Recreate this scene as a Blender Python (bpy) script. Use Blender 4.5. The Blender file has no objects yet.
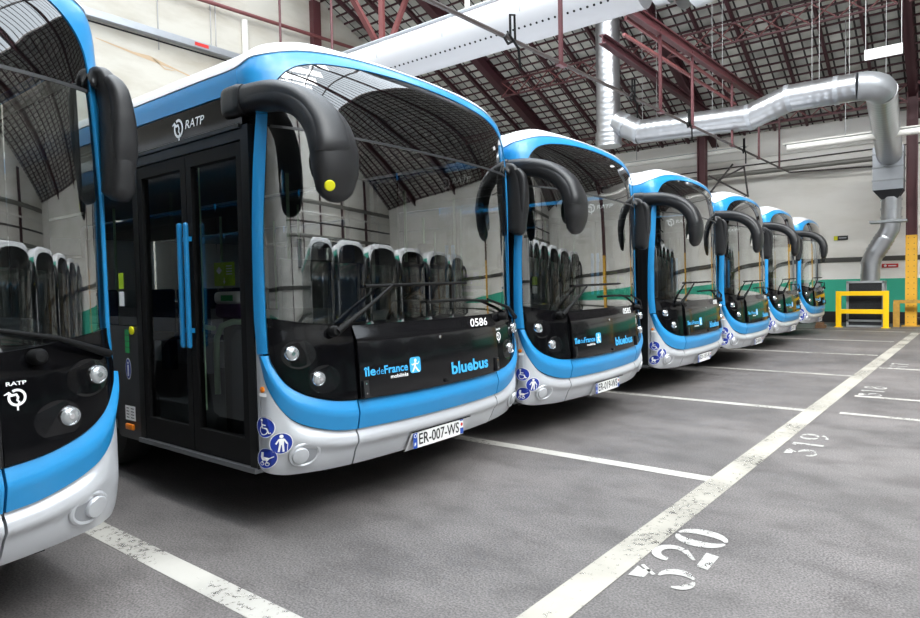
import bpy, bmesh, math, random
import numpy as np
from mathutils import Vector, Matrix
random.seed(7)
SC = bpy.context.scene
COL = SC.collection
PI = math.pi

# ------------------------------------------------------------------ materials
def new_mat(name):
    m = bpy.data.materials.new(name); m.use_nodes = True
    nt = m.node_tree; nt.nodes.clear()
    out = nt.nodes.new('ShaderNodeOutputMaterial')
    return m, nt, out
def srgb(r, g, b):
    f = lambda c: (c/255/12.92) if c/255 <= .04045 else ((c/255+.055)/1.055)**2.4
    return (f(r), f(g), f(b), 1)
def pbr(name, col, rough=.5, metal=0., coat=0., noise=0., nscale=6., bump=0., bscale=40., spec=.5):
    m, nt, out = new_mat(name)
    b = nt.nodes.new('ShaderNodeBsdfPrincipled')
    b.inputs['Base Color'].default_value = col
    b.inputs['Roughness'].default_value = rough
    b.inputs['Metallic'].default_value = metal
    b.inputs['Coat Weight'].default_value = coat
    b.inputs['Coat Roughness'].default_value = .03
    b.inputs['Specular IOR Level'].default_value = spec
    tc = nt.nodes.new('ShaderNodeTexCoord')
    if noise:
        n = nt.nodes.new('ShaderNodeTexNoise'); n.inputs['Scale'].default_value = nscale
        n.inputs['Detail'].default_value = 6
        nt.links.new(tc.outputs['Object'], n.inputs['Vector'])
        mx = nt.nodes.new('ShaderNodeMix'); mx.data_type = 'RGBA'
        mx.inputs['A'].default_value = tuple(c*(1-noise) for c in col[:3])+(1,)
        mx.inputs['B'].default_value = tuple(min(1, c*(1+noise)) for c in col[:3])+(1,)
        nt.links.new(n.outputs['Fac'], mx.inputs['Factor'])
        nt.links.new(mx.outputs['Result'], b.inputs['Base Color'])
    if bump:
        n2 = nt.nodes.new('ShaderNodeTexNoise'); n2.inputs['Scale'].default_value = bscale
        nt.links.new(tc.outputs['Object'], n2.inputs['Vector'])
        bp = nt.nodes.new('ShaderNodeBump'); bp.inputs['Strength'].default_value = bump
        bp.inputs['Distance'].default_value = .01
        nt.links.new(n2.outputs['Fac'], bp.inputs['Height'])
        nt.links.new(bp.outputs['Normal'], b.inputs['Normal'])
    nt.links.new(b.outputs[0], out.inputs[0])
    return m
def glass(name, tint, base=.16, gain=1., rough=0.):
    m, nt, out = new_mat(name)
    tr = nt.nodes.new('ShaderNodeBsdfTransparent'); tr.inputs[0].default_value = tint
    gl = nt.nodes.new('ShaderNodeBsdfGlossy'); gl.inputs['Roughness'].default_value = rough
    gl.inputs['Color'].default_value = (.95, .97, .96, 1)
    fr = nt.nodes.new('ShaderNodeFresnel'); fr.inputs['IOR'].default_value = 1.55
    ma = nt.nodes.new('ShaderNodeMath'); ma.operation = 'MULTIPLY_ADD'; ma.use_clamp = True
    ma.inputs[1].default_value = gain; ma.inputs[2].default_value = base
    nt.links.new(fr.outputs[0], ma.inputs[0])
    mx = nt.nodes.new('ShaderNodeMixShader')
    nt.links.new(ma.outputs[0], mx.inputs[0]); nt.links.new(tr.outputs[0], mx.inputs[1]); nt.links.new(gl.outputs[0], mx.inputs[2])
    nt.links.new(mx.outputs[0], out.inputs[0])
    return m

M = {}
M['blue'] = pbr('blue_paint', srgb(32, 132, 190), .32, 0, .2)
M['silver'] = pbr('silver_paint', srgb(196, 198, 202), .34, .35, .3)
M['white'] = pbr('white_paint', srgb(208, 209, 212), .35, 0, .2)
M['jade'] = pbr('jade_paint', srgb(60, 160, 140), .3, 0, .4)
M['black'] = pbr('gloss_black', srgb(9, 9, 11), .10, 0, .0, spec=.18)
M['hood'] = pbr('hood_black', srgb(15, 15, 17), .12, 0, .12, spec=.35)
M['rubber'] = pbr('black_rubber', srgb(11, 11, 12), .6, spec=.2)
M['plastic'] = pbr('black_plastic', srgb(27, 27, 29), .40, bump=.15, bscale=400)
M['trim'] = pbr('dark_trim', srgb(17, 18, 19), .35, spec=.3)
M['greypanel'] = pbr('grey_panel', srgb(48, 49, 51), .4)
M['chassis'] = pbr('chassis_dark', srgb(18, 18, 18), .8)
M['interior'] = pbr('interior_grey', srgb(70, 74, 78), .7)
M['dash'] = pbr('dashboard_grey', srgb(52, 54, 58), .65)
M['seat'] = pbr('seat_fabric', srgb(40, 56, 84), .9, noise=.3, nscale=60)
M['chrome'] = pbr('chrome', (.85, .86, .88, 1), .08, 1.)
M['lamp'] = pbr('headlamp_glass', (.42, .44, .45, 1), .12, .6, 1.)
M['glass'] = glass('windscreen_glass', (.56, .60, .59, 1), .17, 1.3)
M['doorglass'] = glass('door_glass', (.80, .82, .82, 1), .04, .9)
M['socket'] = pbr('socket_shaded_silver', srgb(150, 152, 156), .4, .3)  # bumper silver darkened, shading of the hollow put into the colour
M['header'] = pbr('header_black_glass', srgb(8, 9, 10), .015, 0, 1., spec=1.)
M['ltblue'] = pbr('logo_blue', srgb(60, 168, 226), .4)
M['wht'] = pbr('decal_white', srgb(240, 240, 240), .45)
M['platewhite'] = pbr('plate_white', srgb(232, 232, 230), .35)
M['blk'] = pbr('decal_black', srgb(14, 14, 14), .5)
M['signblue'] = pbr('sticker_blue', srgb(20, 50, 150), .35)
M['euroblue'] = pbr('plate_blue', srgb(24, 70, 160), .35)
M['yellow'] = pbr('signal_yellow', srgb(226, 222, 20), .5)
M['red'] = pbr('decal_red', srgb(196, 44, 40), .5)
M['green'] = pbr('decal_green', srgb(40, 150, 84), .5)
M['lime'] = pbr('lime_notice', srgb(160, 196, 30), .6)
M['orange'] = pbr('amber_plastic', srgb(220, 120, 20), .3)
M['purple'] = pbr('purple_plastic', srgb(88, 60, 100), .4)
M['palegreen'] = pbr('pale_green_rail', srgb(170, 205, 165), .4)
M['greyplastic'] = pbr('light_grey_plastic', srgb(196, 196, 198), .4)
M['tyre'] = pbr('tyre', srgb(24, 24, 24), .85)
M['rim'] = pbr('wheel_rim', srgb(120, 122, 126), .4, .7)

def floor_mat():
    m, nt, out = new_mat('asphalt_floor')
    N = nt.nodes.new; L = nt.links.new
    tc = N('ShaderNodeTexCoord')
    b = N('ShaderNodeBsdfPrincipled')
    n1 = N('ShaderNodeTexNoise'); n1.inputs['Scale'].default_value = .55; n1.inputs['Detail'].default_value = 8; n1.inputs['Roughness'].default_value = .62
    n2 = N('ShaderNodeTexNoise'); n2.inputs['Scale'].default_value = 90; n2.inputs['Detail'].default_value = 4
    n3 = N('ShaderNodeTexNoise'); n3.inputs['Scale'].default_value = 3.2; n3.inputs['Detail'].default_value = 10; n3.inputs['Roughness'].default_value = .7
    mp = N('ShaderNodeMapping'); mp.inputs['Scale'].default_value = (.7, 1.1, 1)
    L(tc.outputs['Object'], mp.inputs[0])
    for n in (n1, n3): L(mp.outputs[0], n.inputs['Vector'])
    L(tc.outputs['Object'], n2.inputs['Vector'])
    r = N('ShaderNodeValToRGB'); e = r.color_ramp.elements
    e[0].position = .30; e[0].color = srgb(86, 83, 82); e[1].position = .72; e[1].color = srgb(122, 117, 115)
    L(n1.outputs['Fac'], r.inputs[0])
    r3 = N('ShaderNodeValToRGB'); e = r3.color_ramp.elements
    e[0].position = .36; e[0].color = (.66, .65, .65, 1); e[1].position = .55; e[1].color = (1, 1, 1, 1)
    L(n3.outputs['Fac'], r3.inputs[0])
    mx = N('ShaderNodeMix'); mx.data_type = 'RGBA'; mx.blend_type = 'MULTIPLY'; mx.inputs['Factor'].default_value = .8
    L(r.outputs[0], mx.inputs['A']); L(r3.outputs[0], mx.inputs['B'])
    r2 = N('ShaderNodeValToRGB'); e = r2.color_ramp.elements
    e[0].position = .35; e[0].color = (.55, .55, .55, 1); e[1].position = .65; e[1].color = (1.3, 1.3, 1.3, 1)
    L(n2.outputs['Fac'], r2.inputs[0])
    mx2 = N('ShaderNodeMix'); mx2.data_type = 'RGBA'; mx2.blend_type = 'MULTIPLY'; mx2.inputs['Factor'].default_value = 1
    L(mx.outputs['Result'], mx2.inputs['A']); L(r2.outputs[0], mx2.inputs['B'])
    # thin dark cracks and drips
    v = N('ShaderNodeTexVoronoi'); v.inputs['Scale'].default_value = 14
    L(tc.outputs['Object'], v.inputs['Vector'])
    rv = N('ShaderNodeValToRGB'); e = rv.color_ramp.elements
    e[0].position = .03; e[0].color = (.35, .35, .35, 1); e[1].position = .07; e[1].color = (1, 1, 1, 1)
    L(v.outputs['Distance'], rv.inputs[0])
    mx3 = N('ShaderNodeMix'); mx3.data_type = 'RGBA'; mx3.blend_type = 'MULTIPLY'; mx3.inputs['Factor'].default_value = .6
    L(mx2.outputs['Result'], mx3.inputs['A']); L(rv.outputs[0], mx3.inputs['B'])
    L(mx3.outputs['Result'], b.inputs['Base Color'])
    mr = N('ShaderNodeMapRange'); mr.inputs['To Min'].default_value = .45; mr.inputs['To Max'].default_value = .75
    L(n3.outputs['Fac'], mr.inputs[0]); L(mr.outputs[0], b.inputs['Roughness'])
    bp = N('ShaderNodeBump'); bp.inputs['Strength'].default_value = .25; bp.inputs['Distance'].default_value = .004
    L(n2.outputs['Fac'], bp.inputs['Height']); L(bp.outputs[0], b.inputs['Normal'])
    L(b.outputs[0], out.inputs[0])
    return m
M['floor'] = floor_mat()
def paint_mat(name, col, wear):
    m, nt, out = new_mat(name); N = nt.nodes.new; L = nt.links.new
    tc = N('ShaderNodeTexCoord'); b = N('ShaderNodeBsdfPrincipled'); b.inputs['Roughness'].default_value = .6
    n = N('ShaderNodeTexNoise'); n.inputs['Scale'].default_value = 22; n.inputs['Detail'].default_value = 8; n.inputs['Roughness'].default_value = .75
    n2 = N('ShaderNodeTexNoise'); n2.inputs['Scale'].default_value = 1.3; n2.inputs['Detail'].default_value = 5
    L(tc.outputs['Object'], n.inputs['Vector']); L(tc.outputs['Object'], n2.inputs['Vector'])
    ad = N('ShaderNodeMath'); ad.operation = 'MULTIPLY_ADD'; ad.inputs[1].default_value = .55
    L(n2.outputs['Fac'], ad.inputs[0]); L(n.outputs['Fac'], ad.inputs[2])
    r = N('ShaderNodeValToRGB'); e = r.color_ramp.elements
    e[0].position = wear; e[0].color = (0, 0, 0, 1); e[1].position = wear+.1; e[1].color = (1, 1, 1, 1)
    L(ad.outputs[0], r.inputs[0])
    r2 = N('ShaderNodeValToRGB'); e = r2.color_ramp.elements
    e[0].position = .3; e[0].color = tuple(c*.62 for c in col[:3])+(1,); e[1].position = .6; e[1].color = col
    L(n2.outputs['Fac'], r2.inputs[0]); L(r2.outputs[0], b.inputs['Base Color'])
    tr = N('ShaderNodeBsdfTransparent'); mx = N('ShaderNodeMixShader')
    L(r.outputs[0], mx.inputs[0]); L(tr.outputs[0], mx.inputs[1]); L(b.outputs[0], mx.inputs[2]); L(mx.outputs[0], out.inputs[0])
    return m
M['line'] = paint_mat('worn_white_line', srgb(180, 177, 170), .61)
M['kerbline'] = paint_mat('worn_cream_line', srgb(164, 160, 150), .61)
M['number'] = paint_mat('worn_stencil_paint', srgb(182, 180, 175), .60)

def tile_mat():
    m, nt, out = new_mat('roof_tiles'); N = nt.nodes.new; L = nt.links.new
    tc = N('ShaderNodeTexCoord'); b = N('ShaderNodeBsdfPrincipled'); b.inputs['Roughness'].default_value = .8
    n = N('ShaderNodeTexNoise'); n.inputs['Scale'].default_value = 2.5; n.inputs['Detail'].default_value = 6
    L(tc.outputs['Object'], n.inputs['Vector'])
    br = N('ShaderNodeTexBrick'); br.inputs['Scale'].default_value = 1.0; br.offset = 0
    br.inputs['Brick Width'].default_value = .3263; br.inputs['Row Height'].default_value = .3643
    br.inputs['Mortar Size'].default_value = .026; br.inputs['Mortar Smooth'].default_value = .1
    br.inputs['Color1'].default_value = srgb(205, 204, 196); br.inputs['Color2'].default_value = srgb(160, 160, 154); br.inputs['Mortar'].default_value = srgb(44, 40, 40)
    tm = N('ShaderNodeMapping'); tm.inputs['Location'].default_value = (0, -.184, 0); L(tc.outputs['Object'], tm.inputs[0]); L(tm.outputs[0], br.inputs['Vector'])
    mx = N('ShaderNodeMix'); mx.data_type = 'RGBA'; mx.blend_type = 'MULTIPLY'; mx.inputs['Factor'].default_value = .7
    r = N('ShaderNodeValToRGB'); e = r.color_ramp.elements
    e[0].position = .3; e[0].color = (.55, .56, .55, 1); e[1].position = .6; e[1].color = (1, 1, 1, 1)
    L(n.outputs['Fac'], r.inputs[0]); L(br.outputs['Color'], mx.inputs['A']); L(r.outputs[0], mx.inputs['B'])
    L(mx.outputs['Result'], b.inputs['Base Color']); L(b.outputs[0], out.inputs[0])
    return m
M['tiles'] = tile_mat()
def wall_mat(name, base, stain):
    m, nt, out = new_mat(name); N = nt.nodes.new; L = nt.links.new
    tc = N('ShaderNodeTexCoord'); b = N('ShaderNodeBsdfPrincipled'); b.inputs['Roughness'].default_value = .8
    mp = N('ShaderNodeMapping'); mp.inputs['Scale'].default_value = (.3, .3, 1.1)
    n = N('ShaderNodeTexNoise'); n.inputs['Scale'].default_value = 1.2; n.inputs['Detail'].default_value = 8; n.inputs['Roughness'].default_value = .6
    L(tc.outputs['Object'], mp.inputs[0]); L(mp.outputs[0], n.inputs['Vector'])
    r = N('ShaderNodeValToRGB'); e = r.color_ramp.elements
    e[0].position = .32; e[0].color = stain; e[1].position = .56; e[1].color = base
    L(n.outputs['Fac'], r.inputs[0]); L(r.outputs[0], b.inputs['Base Color']); L(b.outputs[0], out.inputs[0])
    return m
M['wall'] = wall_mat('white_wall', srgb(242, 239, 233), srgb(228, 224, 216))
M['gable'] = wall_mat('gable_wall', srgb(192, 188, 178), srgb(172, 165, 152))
M['walljade'] = pbr('green_wall_paint', srgb(52, 172, 142), .5, noise=.06, nscale=1.5)
M['band'] = pbr('dark_wall_band', srgb(82, 80, 76), .6, noise=.2, nscale=3)
M['skirt'] = pbr('black_skirting', srgb(34, 34, 34), .7)
M['steelred'] = pbr('oxide_red_steel', srgb(84, 44, 48), .5, noise=.12, nscale=2)
M['pinkred'] = pbr('faded_red_steel', srgb(118, 68, 68), .55)
M['steeldark'] = pbr('dark_red_steel', srgb(70, 36, 42), .55)
M['yellowcol'] = pbr('yellow_column_paint', srgb(214, 160, 40), .55, noise=.15, nscale=5)
M['rivet'] = pbr('dark_rivet', srgb(110, 84, 40), .6)
M['guard'] = pbr('yellow_guard_paint', srgb(244, 196, 6), .35)
M['rust'] = pbr('rusty_yellow', srgb(176, 134, 52), .7, noise=.4, nscale=14)
def galv():
    m, nt, out = new_mat('galvanised_spiral_duct'); N = nt.nodes.new; L = nt.links.new
    tc = N('ShaderNodeTexCoord'); b = N('ShaderNodeBsdfPrincipled')
    b.inputs['Base Color'].default_value = (.46, .47, .49, 1); b.inputs['Metallic'].default_value = .9; b.inputs['Roughness'].default_value = .36
    n = N('ShaderNodeTexNoise'); n.inputs['Scale'].default_value = 5
    L(tc.outputs['Object'], n.inputs['Vector'])
    mr = N('ShaderNodeMapRange'); mr.inputs['To Min'].default_value = .24; mr.inputs['To Max'].default_value = .40
    L(n.outputs['Fac'], mr.inputs[0]); L(mr.outputs[0], b.inputs['Roughness'])
    L(b.outputs[0], out.inputs[0]); return m
M['galv'] = galv()
M['galvflat'] = pbr('galvanised_sheet', (.42, .44, .47, 1), .40, .65, noise=.08)
M['fabric'] = pbr('white_fabric_duct', srgb(184, 184, 187), .5)
M['hole'] = pbr('vent_hole', srgb(14, 14, 14), .8)
M['greypipe'] = pbr('grey_pipe', srgb(128, 126, 120), .45, .3)
M['darkpipe'] = pbr('dark_conduit', srgb(62, 54, 52), .5)
M['batten'] = pbr('white_batten', srgb(228, 226, 220), .4)
M['wire'] = pbr('steel_wire', (.32, .32, .32, 1), .4, .6)
M['grille'] = pbr('grille_dark', srgb(54, 56, 60), .5, .4)
M['frame'] = pbr('grey_frame', srgb(150, 154, 156), .45, .3)
M['stain'] = pbr('brown_stain', srgb(188, 164, 136), .9)
M['pane'] = glass('skylight_pane', (.93, .95, .96, 1), .0, .35)
M['wood'] = pbr('brown_wood', srgb(110, 82, 58), .8, noise=.3, nscale=12)
M['bar'] = pbr('glazing_bar', srgb(58, 50, 50), .6)

# ------------------------------------------------------------------ mesh builder
class MB:
    def __init__(s): s.v = []; s.f = []
    def add(s, vs, fs):
        b = len(s.v); s.v += [tuple(p) for p in vs]; s.f += [tuple(b+i for i in f) for f in fs]
    def box(s, x0, x1, y0, y1, z0, z1, bev=0):
        if bev > 0:
            bm = bmesh.new(); bmesh.ops.create_cube(bm, size=1)
            for v in bm.verts: v.co = Vector(((x0+x1)/2+v.co.x*(x1-x0), (y0+y1)/2+v.co.y*(y1-y0), (z0+z1)/2+v.co.z*(z1-z0)))
            bmesh.ops.bevel(bm, geom=bm.edges[:], offset=bev, segments=3, profile=.5, affect='EDGES')
            s.bm(bm); return
        vs = [(x, y, z) for x in (x0, x1) for y in (y0, y1) for z in (z0, z1)]
        s.add(vs, [(0, 1, 3, 2), (4, 6, 7, 5), (0, 4, 5, 1), (2, 3, 7, 6), (0, 2, 6, 4), (1, 5, 7, 3)])
    def bm(s, bm):
        bm.verts.index_update()
        s.add([v.co[:] for v in bm.verts], [[v.index for v in f.verts] for f in bm.faces]); bm.free()
    def bar(s, a, b, w, h, up=(0, 0, 1)):
        a = Vector(a); b = Vector(b); d = (b-a).normalized(); u = Vector(up)
        r = d.cross(u)
        if r.length < 1e-4: r = d.cross(Vector((1, 0, 0)))
        r.normalize(); u = r.cross(d)
        vs = [p+r*(i*w/2)+u*(j*h/2) for p in (a, b) for i in (-1, 1) for j in (-1, 1)]
        s.add(vs, [(0, 1, 3, 2), (4, 6, 7, 5), (0, 4, 5, 1), (2, 3, 7, 6), (0, 2, 6, 4), (1, 5, 7, 3)])
    def ibeam(s, a, b, w, h, t=.02):
        a = Vector(a); b = Vector(b); d = (b-a).normalized(); r = d.cross(Vector((0, 0, 1)))
        if r.length < 1e-4: r = Vector((1, 0, 0))
        r.normalize(); u = r.cross(d)
        s.bar(a, b, t, h, u); o = u*(h/2-t/2)
        s.bar(a+o, b+o, w, t, u); s.bar(a-o, b-o, w, t, u)
    def tube(s, pts, r, n=12, cap=True, ry=None):
        pts = [Vector(p) for p in pts]; k = len(pts)
        rs = r if isinstance(r, (list, tuple)) else [r]*k
        t0 = (pts[1]-pts[0]).normalized()
        x = t0.cross(Vector((0, 0, 1)))
        if x.length < 1e-3: x = t0.cross(Vector((0, 1, 0)))
        x.normalize(); rings = []
        for i, p in enumerate(pts):
            if i == 0: t = t0
            elif i == k-1: t = (pts[i]-pts[i-1]).normalized()
            else: t = ((pts[i+1]-p).normalized()+(p-pts[i-1]).normalized()).normalized()
            x = (x-t*x.dot(t)).normalized(); y = t.cross(x)
            rings.append([p+(x*math.cos(2*PI*j/n)+y*math.sin(2*PI*j/n))*rs[i] for j in range(n)])
        vs = [q for rg in rings for q in rg]; fs = []
        for i in range(k-1):
            for j in range(n): fs.append((i*n+j, i*n+(j+1) % n, (i+1)*n+(j+1) % n, (i+1)*n+j))
        if cap: fs.append(tuple(range(n-1, -1, -1))); fs.append(tuple((k-1)*n+j for j in range(n)))
        s.add(vs, fs)
    def lathe(s, prof, axis_o, axis_d, n=32):
        o = Vector(axis_o); d = Vector(axis_d).normalized()
        x = d.cross(Vector((0, 0, 1)))
        if x.length < 1e-3: x = Vector((1, 0, 0))
        x.normalize(); y = d.cross(x); vs = []; fs = []
        for (r, h) in prof:
            for j in range(n): vs.append(o+d*h+(x*math.cos(2*PI*j/n)+y*math.sin(2*PI*j/n))*r)
        for i in range(len(prof)-1):
            for j in range(n): fs.append((i*n+j, i*n+(j+1) % n, (i+1)*n+(j+1) % n, (i+1)*n+j))
        fs.append(tuple(range(n-1, -1, -1))); fs.append(tuple((len(prof)-1)*n+j for j in range(n)))
        s.add(vs, fs)
    def build(s, name, mat, parent=None, smooth=False, angle=40):
        me = bpy.data.meshes.new(name); me.from_pydata([tuple(v) for v in s.v], [], s.f); me.update()
        bm = bmesh.new(); bm.from_mesh(me); bmesh.ops.recalc_face_normals(bm, faces=bm.faces[:]); bm.to_mesh(me); bm.free()
        o = bpy.data.objects.new(name, me); COL.objects.link(o)
        me.materials.append(M[mat] if isinstance(mat, str) else mat)
        if smooth:
            for p in me.polygons: p.use_smooth = True
            me.set_sharp_from_angle(angle=math.radians(angle))
        if parent: o.parent = parent
        return o
def tag(o, label=None, cat=None, group=None, kind=None):
    if label: o['label'] = label
    if cat: o['category'] = cat
    if group: o['group'] = group
    if kind: o['kind'] = kind
    return o
def empty(name, loc, label, cat, group=None):
    o = bpy.data.objects.new(name, None); COL.objects.link(o); o.location = loc; o.empty_display_size = .2
    return tag(o, label, cat, group)
def children(o): return [c for c in bpy.data.objects if c.parent == o]
def copy_tree(o, parent=None, keep=None, kids=None):
    c = o.copy(); COL.objects.link(c); c.parent = parent
    for ch in kids[o.name]:
        if keep and parent is None and ch.name.split('.')[0] not in keep: continue
        copy_tree(ch, c, None, kids)
    return c

# ------------------------------------------------------------------ bus body surface
W = 1.31; AA = .25; NN = 2.2
def pchip(xs, ys):
    xs = np.array(xs, float); ys = np.array(ys, float); h = np.diff(xs); d = np.diff(ys)/h
    m = np.zeros(len(xs)); m[0] = d[0]; m[-1] = d[-1]
    for i in range(1, len(xs)-1):
        if d[i-1]*d[i] > 0:
            w1 = 2*h[i]+h[i-1]; w2 = h[i]+2*h[i-1]; m[i] = (w1+w2)/(w1/d[i-1]+w2/d[i])
    def f(x):
        x = min(max(x, xs[0]), xs[-1]); i = max(0, min(int(np.searchsorted(xs, x, side='right'))-1, len(xs)-2)); t = (x-xs[i])/h[i]
        return ys[i]*(1+2*t)*(1-t)**2+m[i]*h[i]*t*(1-t)**2+ys[i+1]*t*t*(3-2*t)+m[i+1]*h[i]*t*t*(t-1)
    return f
ZK = [.28, .34, .45, .6, .75, .9, 1.05, 1.2, 1.3, 1.6, 2.0, 2.4, 2.6, 2.75, 2.87, 2.95, 3.00, 3.04, 3.07, 3.085]
bz = pchip(ZK, [-.14, -.08, -.03, 0, 0, -.01, -.02, -.035, -.045, -.05, -.055, -.065, -.08, -.10, -.13, -.17, -.215, -.28, -.38, -.55])
wz = pchip(ZK, [v*W/1.275 for v in [1.2, 1.25, 1.272, 1.275, 1.275, 1.275, 1.275, 1.275, 1.275, 1.275, 1.275, 1.275, 1.274, 1.272, 1.266, 1.248, 1.21, 1.14, 1.03, .9]])
mz = pchip([2.76, 2.82, 2.87, 2.92, 2.97, 3.01, 3.05], [1, .988, .965, .92, .85, .76, .62])
_t = np.linspace(0, 1, 6000); _u = 1-(1-_t)**3; _y = W*_u
_x = AA*(np.maximum(0, 1-_u**NN)**(1/NN)-1)
_s = np.concatenate([[0], np.cumsum(np.hypot(np.diff(_x), np.diff(_y)))]); S0 = float(_s[-1])
def S(s, z):
    a = abs(s); sg = 1 if s >= 0 else -1
    if a < S0: y = float(np.interp(a, _s, _y)); x = float(np.interp(a, _s, _x))
    else: y = W; x = -AA-(a-S0)
    g = 1. if a < S0 else max(0, 1-(a-S0)/1.4)
    g = g*g*(3-2*g)
    if z > 2.76:                                  # the long sides roll over into the roof earlier than the front
        h = min(1, max(0, (a-S0+.60)/.80)); h = h*h*(3-2*h); y *= 1-(1-mz(z))*h
    return Vector((x+bz(z)*g, sg*y*wz(z)/W, z))
def Nn(s, z):
    e = 2e-3
    n = (S(s+e, z)-S(s-e, z)).cross(S(s, z+e)-S(s, z-e))
    return n.normalized()
def P(s, z, off=0.): return S(s, z)+Nn(s, z)*off if off else S(s, z)
def sx(x): return -(S0-AA-x)          # right (door) side: local x behind the front -> s
def resample(path, n):
    p = [Vector((a, b, 0)) for a, b in path]; d = [0]
    for i in range(1, len(p)): d.append(d[-1]+(p[i]-p[i-1]).length)
    out = []
    for k in range(n):
        t = d[-1]*k/(n-1); i = 0
        while i < len(d)-2 and d[i+1] < t: i += 1
        q = p[i].lerp(p[i+1], (t-d[i])/max(1e-9, d[i+1]-d[i])); out.append((q.x, q.y))
    return out
def smooth_path(path, n):
    # Catmull-Rom through knots, equal share per segment
    p = [Vector((a, b, 0)) for a, b in path]; out = []; m = len(p)-1
    for k in range(n):
        t = m*k/(n-1); i = min(int(t), m-1); f = t-i
        p0 = p[max(i-1, 0)]; p1 = p[i]; p2 = p[i+1]; p3 = p[min(i+2, m)]
        q = .5*((2*p1)+(p2-p0)*f+(2*p0-5*p1+4*p2-p3)*f*f+(3*p1-p0-3*p2+p3)*f**3)
        out.append((q.x, q.y))
    return out
def ruled(name, A, B, nu, nv, mat, parent, off=0., skirt=.03, linear=False, edge=0.):
    """surface patch between two (s,z) paths with matching knots, with a turned-in rim"""
    fn = resample if linear else smooth_path
    A = fn(A, nu); B = fn(B, nu); mb = MB(); g = []
    for j in range(nv):
        f = j/(nv-1)
        for i in range(nu):
            o = off(A[i][0]*(1-f)+B[i][0]*f, A[i][1]*(1-f)+B[i][1]*f, f) if callable(off) else off
            s_ = A[i][0]*(1-f)+B[i][0]*f; z_ = A[i][1]*(1-f)+B[i][1]*f
            if edge and (i in (0, nu-1) or j in (0, nv-1)): o -= edge
            g.append((s_, z_, o))
    vs = [P(*q) for q in g]
    fs = [(j*nu+i, j*nu+i+1, (j+1)*nu+i+1, (j+1)*nu+i) for j in range(nv-1) for i in range(nu-1)]
    if skirt:
        loop = [i for i in range(nu)]+[j*nu+nu-1 for j in range(1, nv)]+[(nv-1)*nu+i for i in range(nu-2, -1, -1)]+[j*nu for j in range(nv-2, 0, -1)]
        b = len(vs); k = len(loop)
        vs += [vs[i] for i in loop]+[P(g[i][0], g[i][1], g[i][2]-skirt) for i in loop]
        fs += [(b+i, b+(i+1) % k, b+k+(i+1) % k, b+k+i) for i in range(k)]
    me = bpy.data.meshes.new(name); me.from_pydata([tuple(v) for v in vs], [], fs); me.update()
    bm = bmesh.new(); bm.from_mesh(me)
    # orient outward
    bm.normal_update(); c = bm.faces[:][(nu-1)*(nv-1)//2]
    q = g[(nv//2)*nu+nu//2]
    if c.normal.dot(Nn(q[0], q[1])) < 0: bmesh.ops.reverse_faces(bm, faces=bm.faces[:])
    bm.to_mesh(me); bm.free()
    for p in me.polygons: p.use_smooth = True
    me.set_sharp_from_angle(angle=math.radians(50))
    o = bpy.data.objects.new(name, me); COL.objects.link(o); me.materials.append(M[mat]); o.parent = parent
    return o
def mir(path): return [(-s, z) for s, z in path]

# ------------------------------------------------------------------ flat decals
class Decal:
    def __init__(s): s.polys = []
    def poly(s, pts): s.polys.append([tuple(p) for p in pts]); return s
    def disc(s, x, y, r, n=28, ry=None):
        ry = ry or r
        return s.poly([(x+r*math.cos(2*PI*i/n), y+ry*math.sin(2*PI*i/n)) for i in range(n)])
    def ring(s, x, y, r0, r1, a0=0, a1=360, n=32, sy=1.):
        for i in range(n):
            a = math.radians(a0+(a1-a0)*i/n); b = math.radians(a0+(a1-a0)*(i+1)/n)
            s.poly([(x+r0*math.cos(a), y+sy*r0*math.sin(a)), (x+r1*math.cos(a), y+sy*r1*math.sin(a)), (x+r1*math.cos(b), y+sy*r1*math.sin(b)), (x+r0*math.cos(b), y+sy*r0*math.sin(b))])
        return s
    def strip(s, pts, w):
        ws = w if isinstance(w, (list, tuple)) else [w]*len(pts); L = []; R = []
        for i, p in enumerate(pts):
            a = Vector(pts[max(0, i-1)]); b = Vector(pts[min(len(pts)-1, i+1)]); d = (b-a).normalized(); n = Vector((-d.y, d.x))*ws[i]/2
            L.append(Vector(p)+n); R.append(Vector(p)-n)
        for i in range(len(pts)-1): s.poly([L[i][:2], L[i+1][:2], R[i+1][:2], R[i][:2]])
        return s
    def rect(s, x0, x1, y0, y1): return s.poly([(x0, y0), (x1, y0), (x1, y1), (x0, y1)])
    def rrect(s, x0, x1, y0, y1, r, n=5):
        pts = []
        for cx, cy, a in ((x1-r, y1-r, 0), (x0+r, y1-r, 90), (x0+r, y0+r, 180), (x1-r, y0+r, 270)):
            for i in range(n+1):
                t = math.radians(a+90*i/n); pts.append((cx+r*math.cos(t), cy+r*math.sin(t)))
        return s.poly(pts)
    def build(s, name, mat, parent, fn):
        vs = []; fs = []
        for p in s.polys:
            b = len(vs); vs += [tuple(fn(*q)) for q in p]; fs.append(tuple(range(b, b+len(p))))
        me = bpy.data.meshes.new(name); me.from_pydata(vs, [], fs); me.update()
        o = bpy.data.objects.new(name, me); COL.objects.link(o); me.materials.append(M[mat] if isinstance(mat, str) else mat)
        if parent: o.parent = parent
        return o
def text_mesh(txt, bold=0.):
    cu = bpy.data.curves.new('t', 'FONT'); cu.body = txt; cu.size = 1; cu.offset = bold; cu.resolution_u = 3
    o = bpy.data.objects.new('t', cu); me = bpy.data.meshes.new_from_object(o)
    vs = [v.co[:2] for v in me.vertices]; fs = [tuple(p.vertices) for p in me.polygons]
    bpy.data.objects.remove(o); bpy.data.curves.remove(cu); bpy.data.meshes.remove(me)
    return vs, fs
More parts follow.
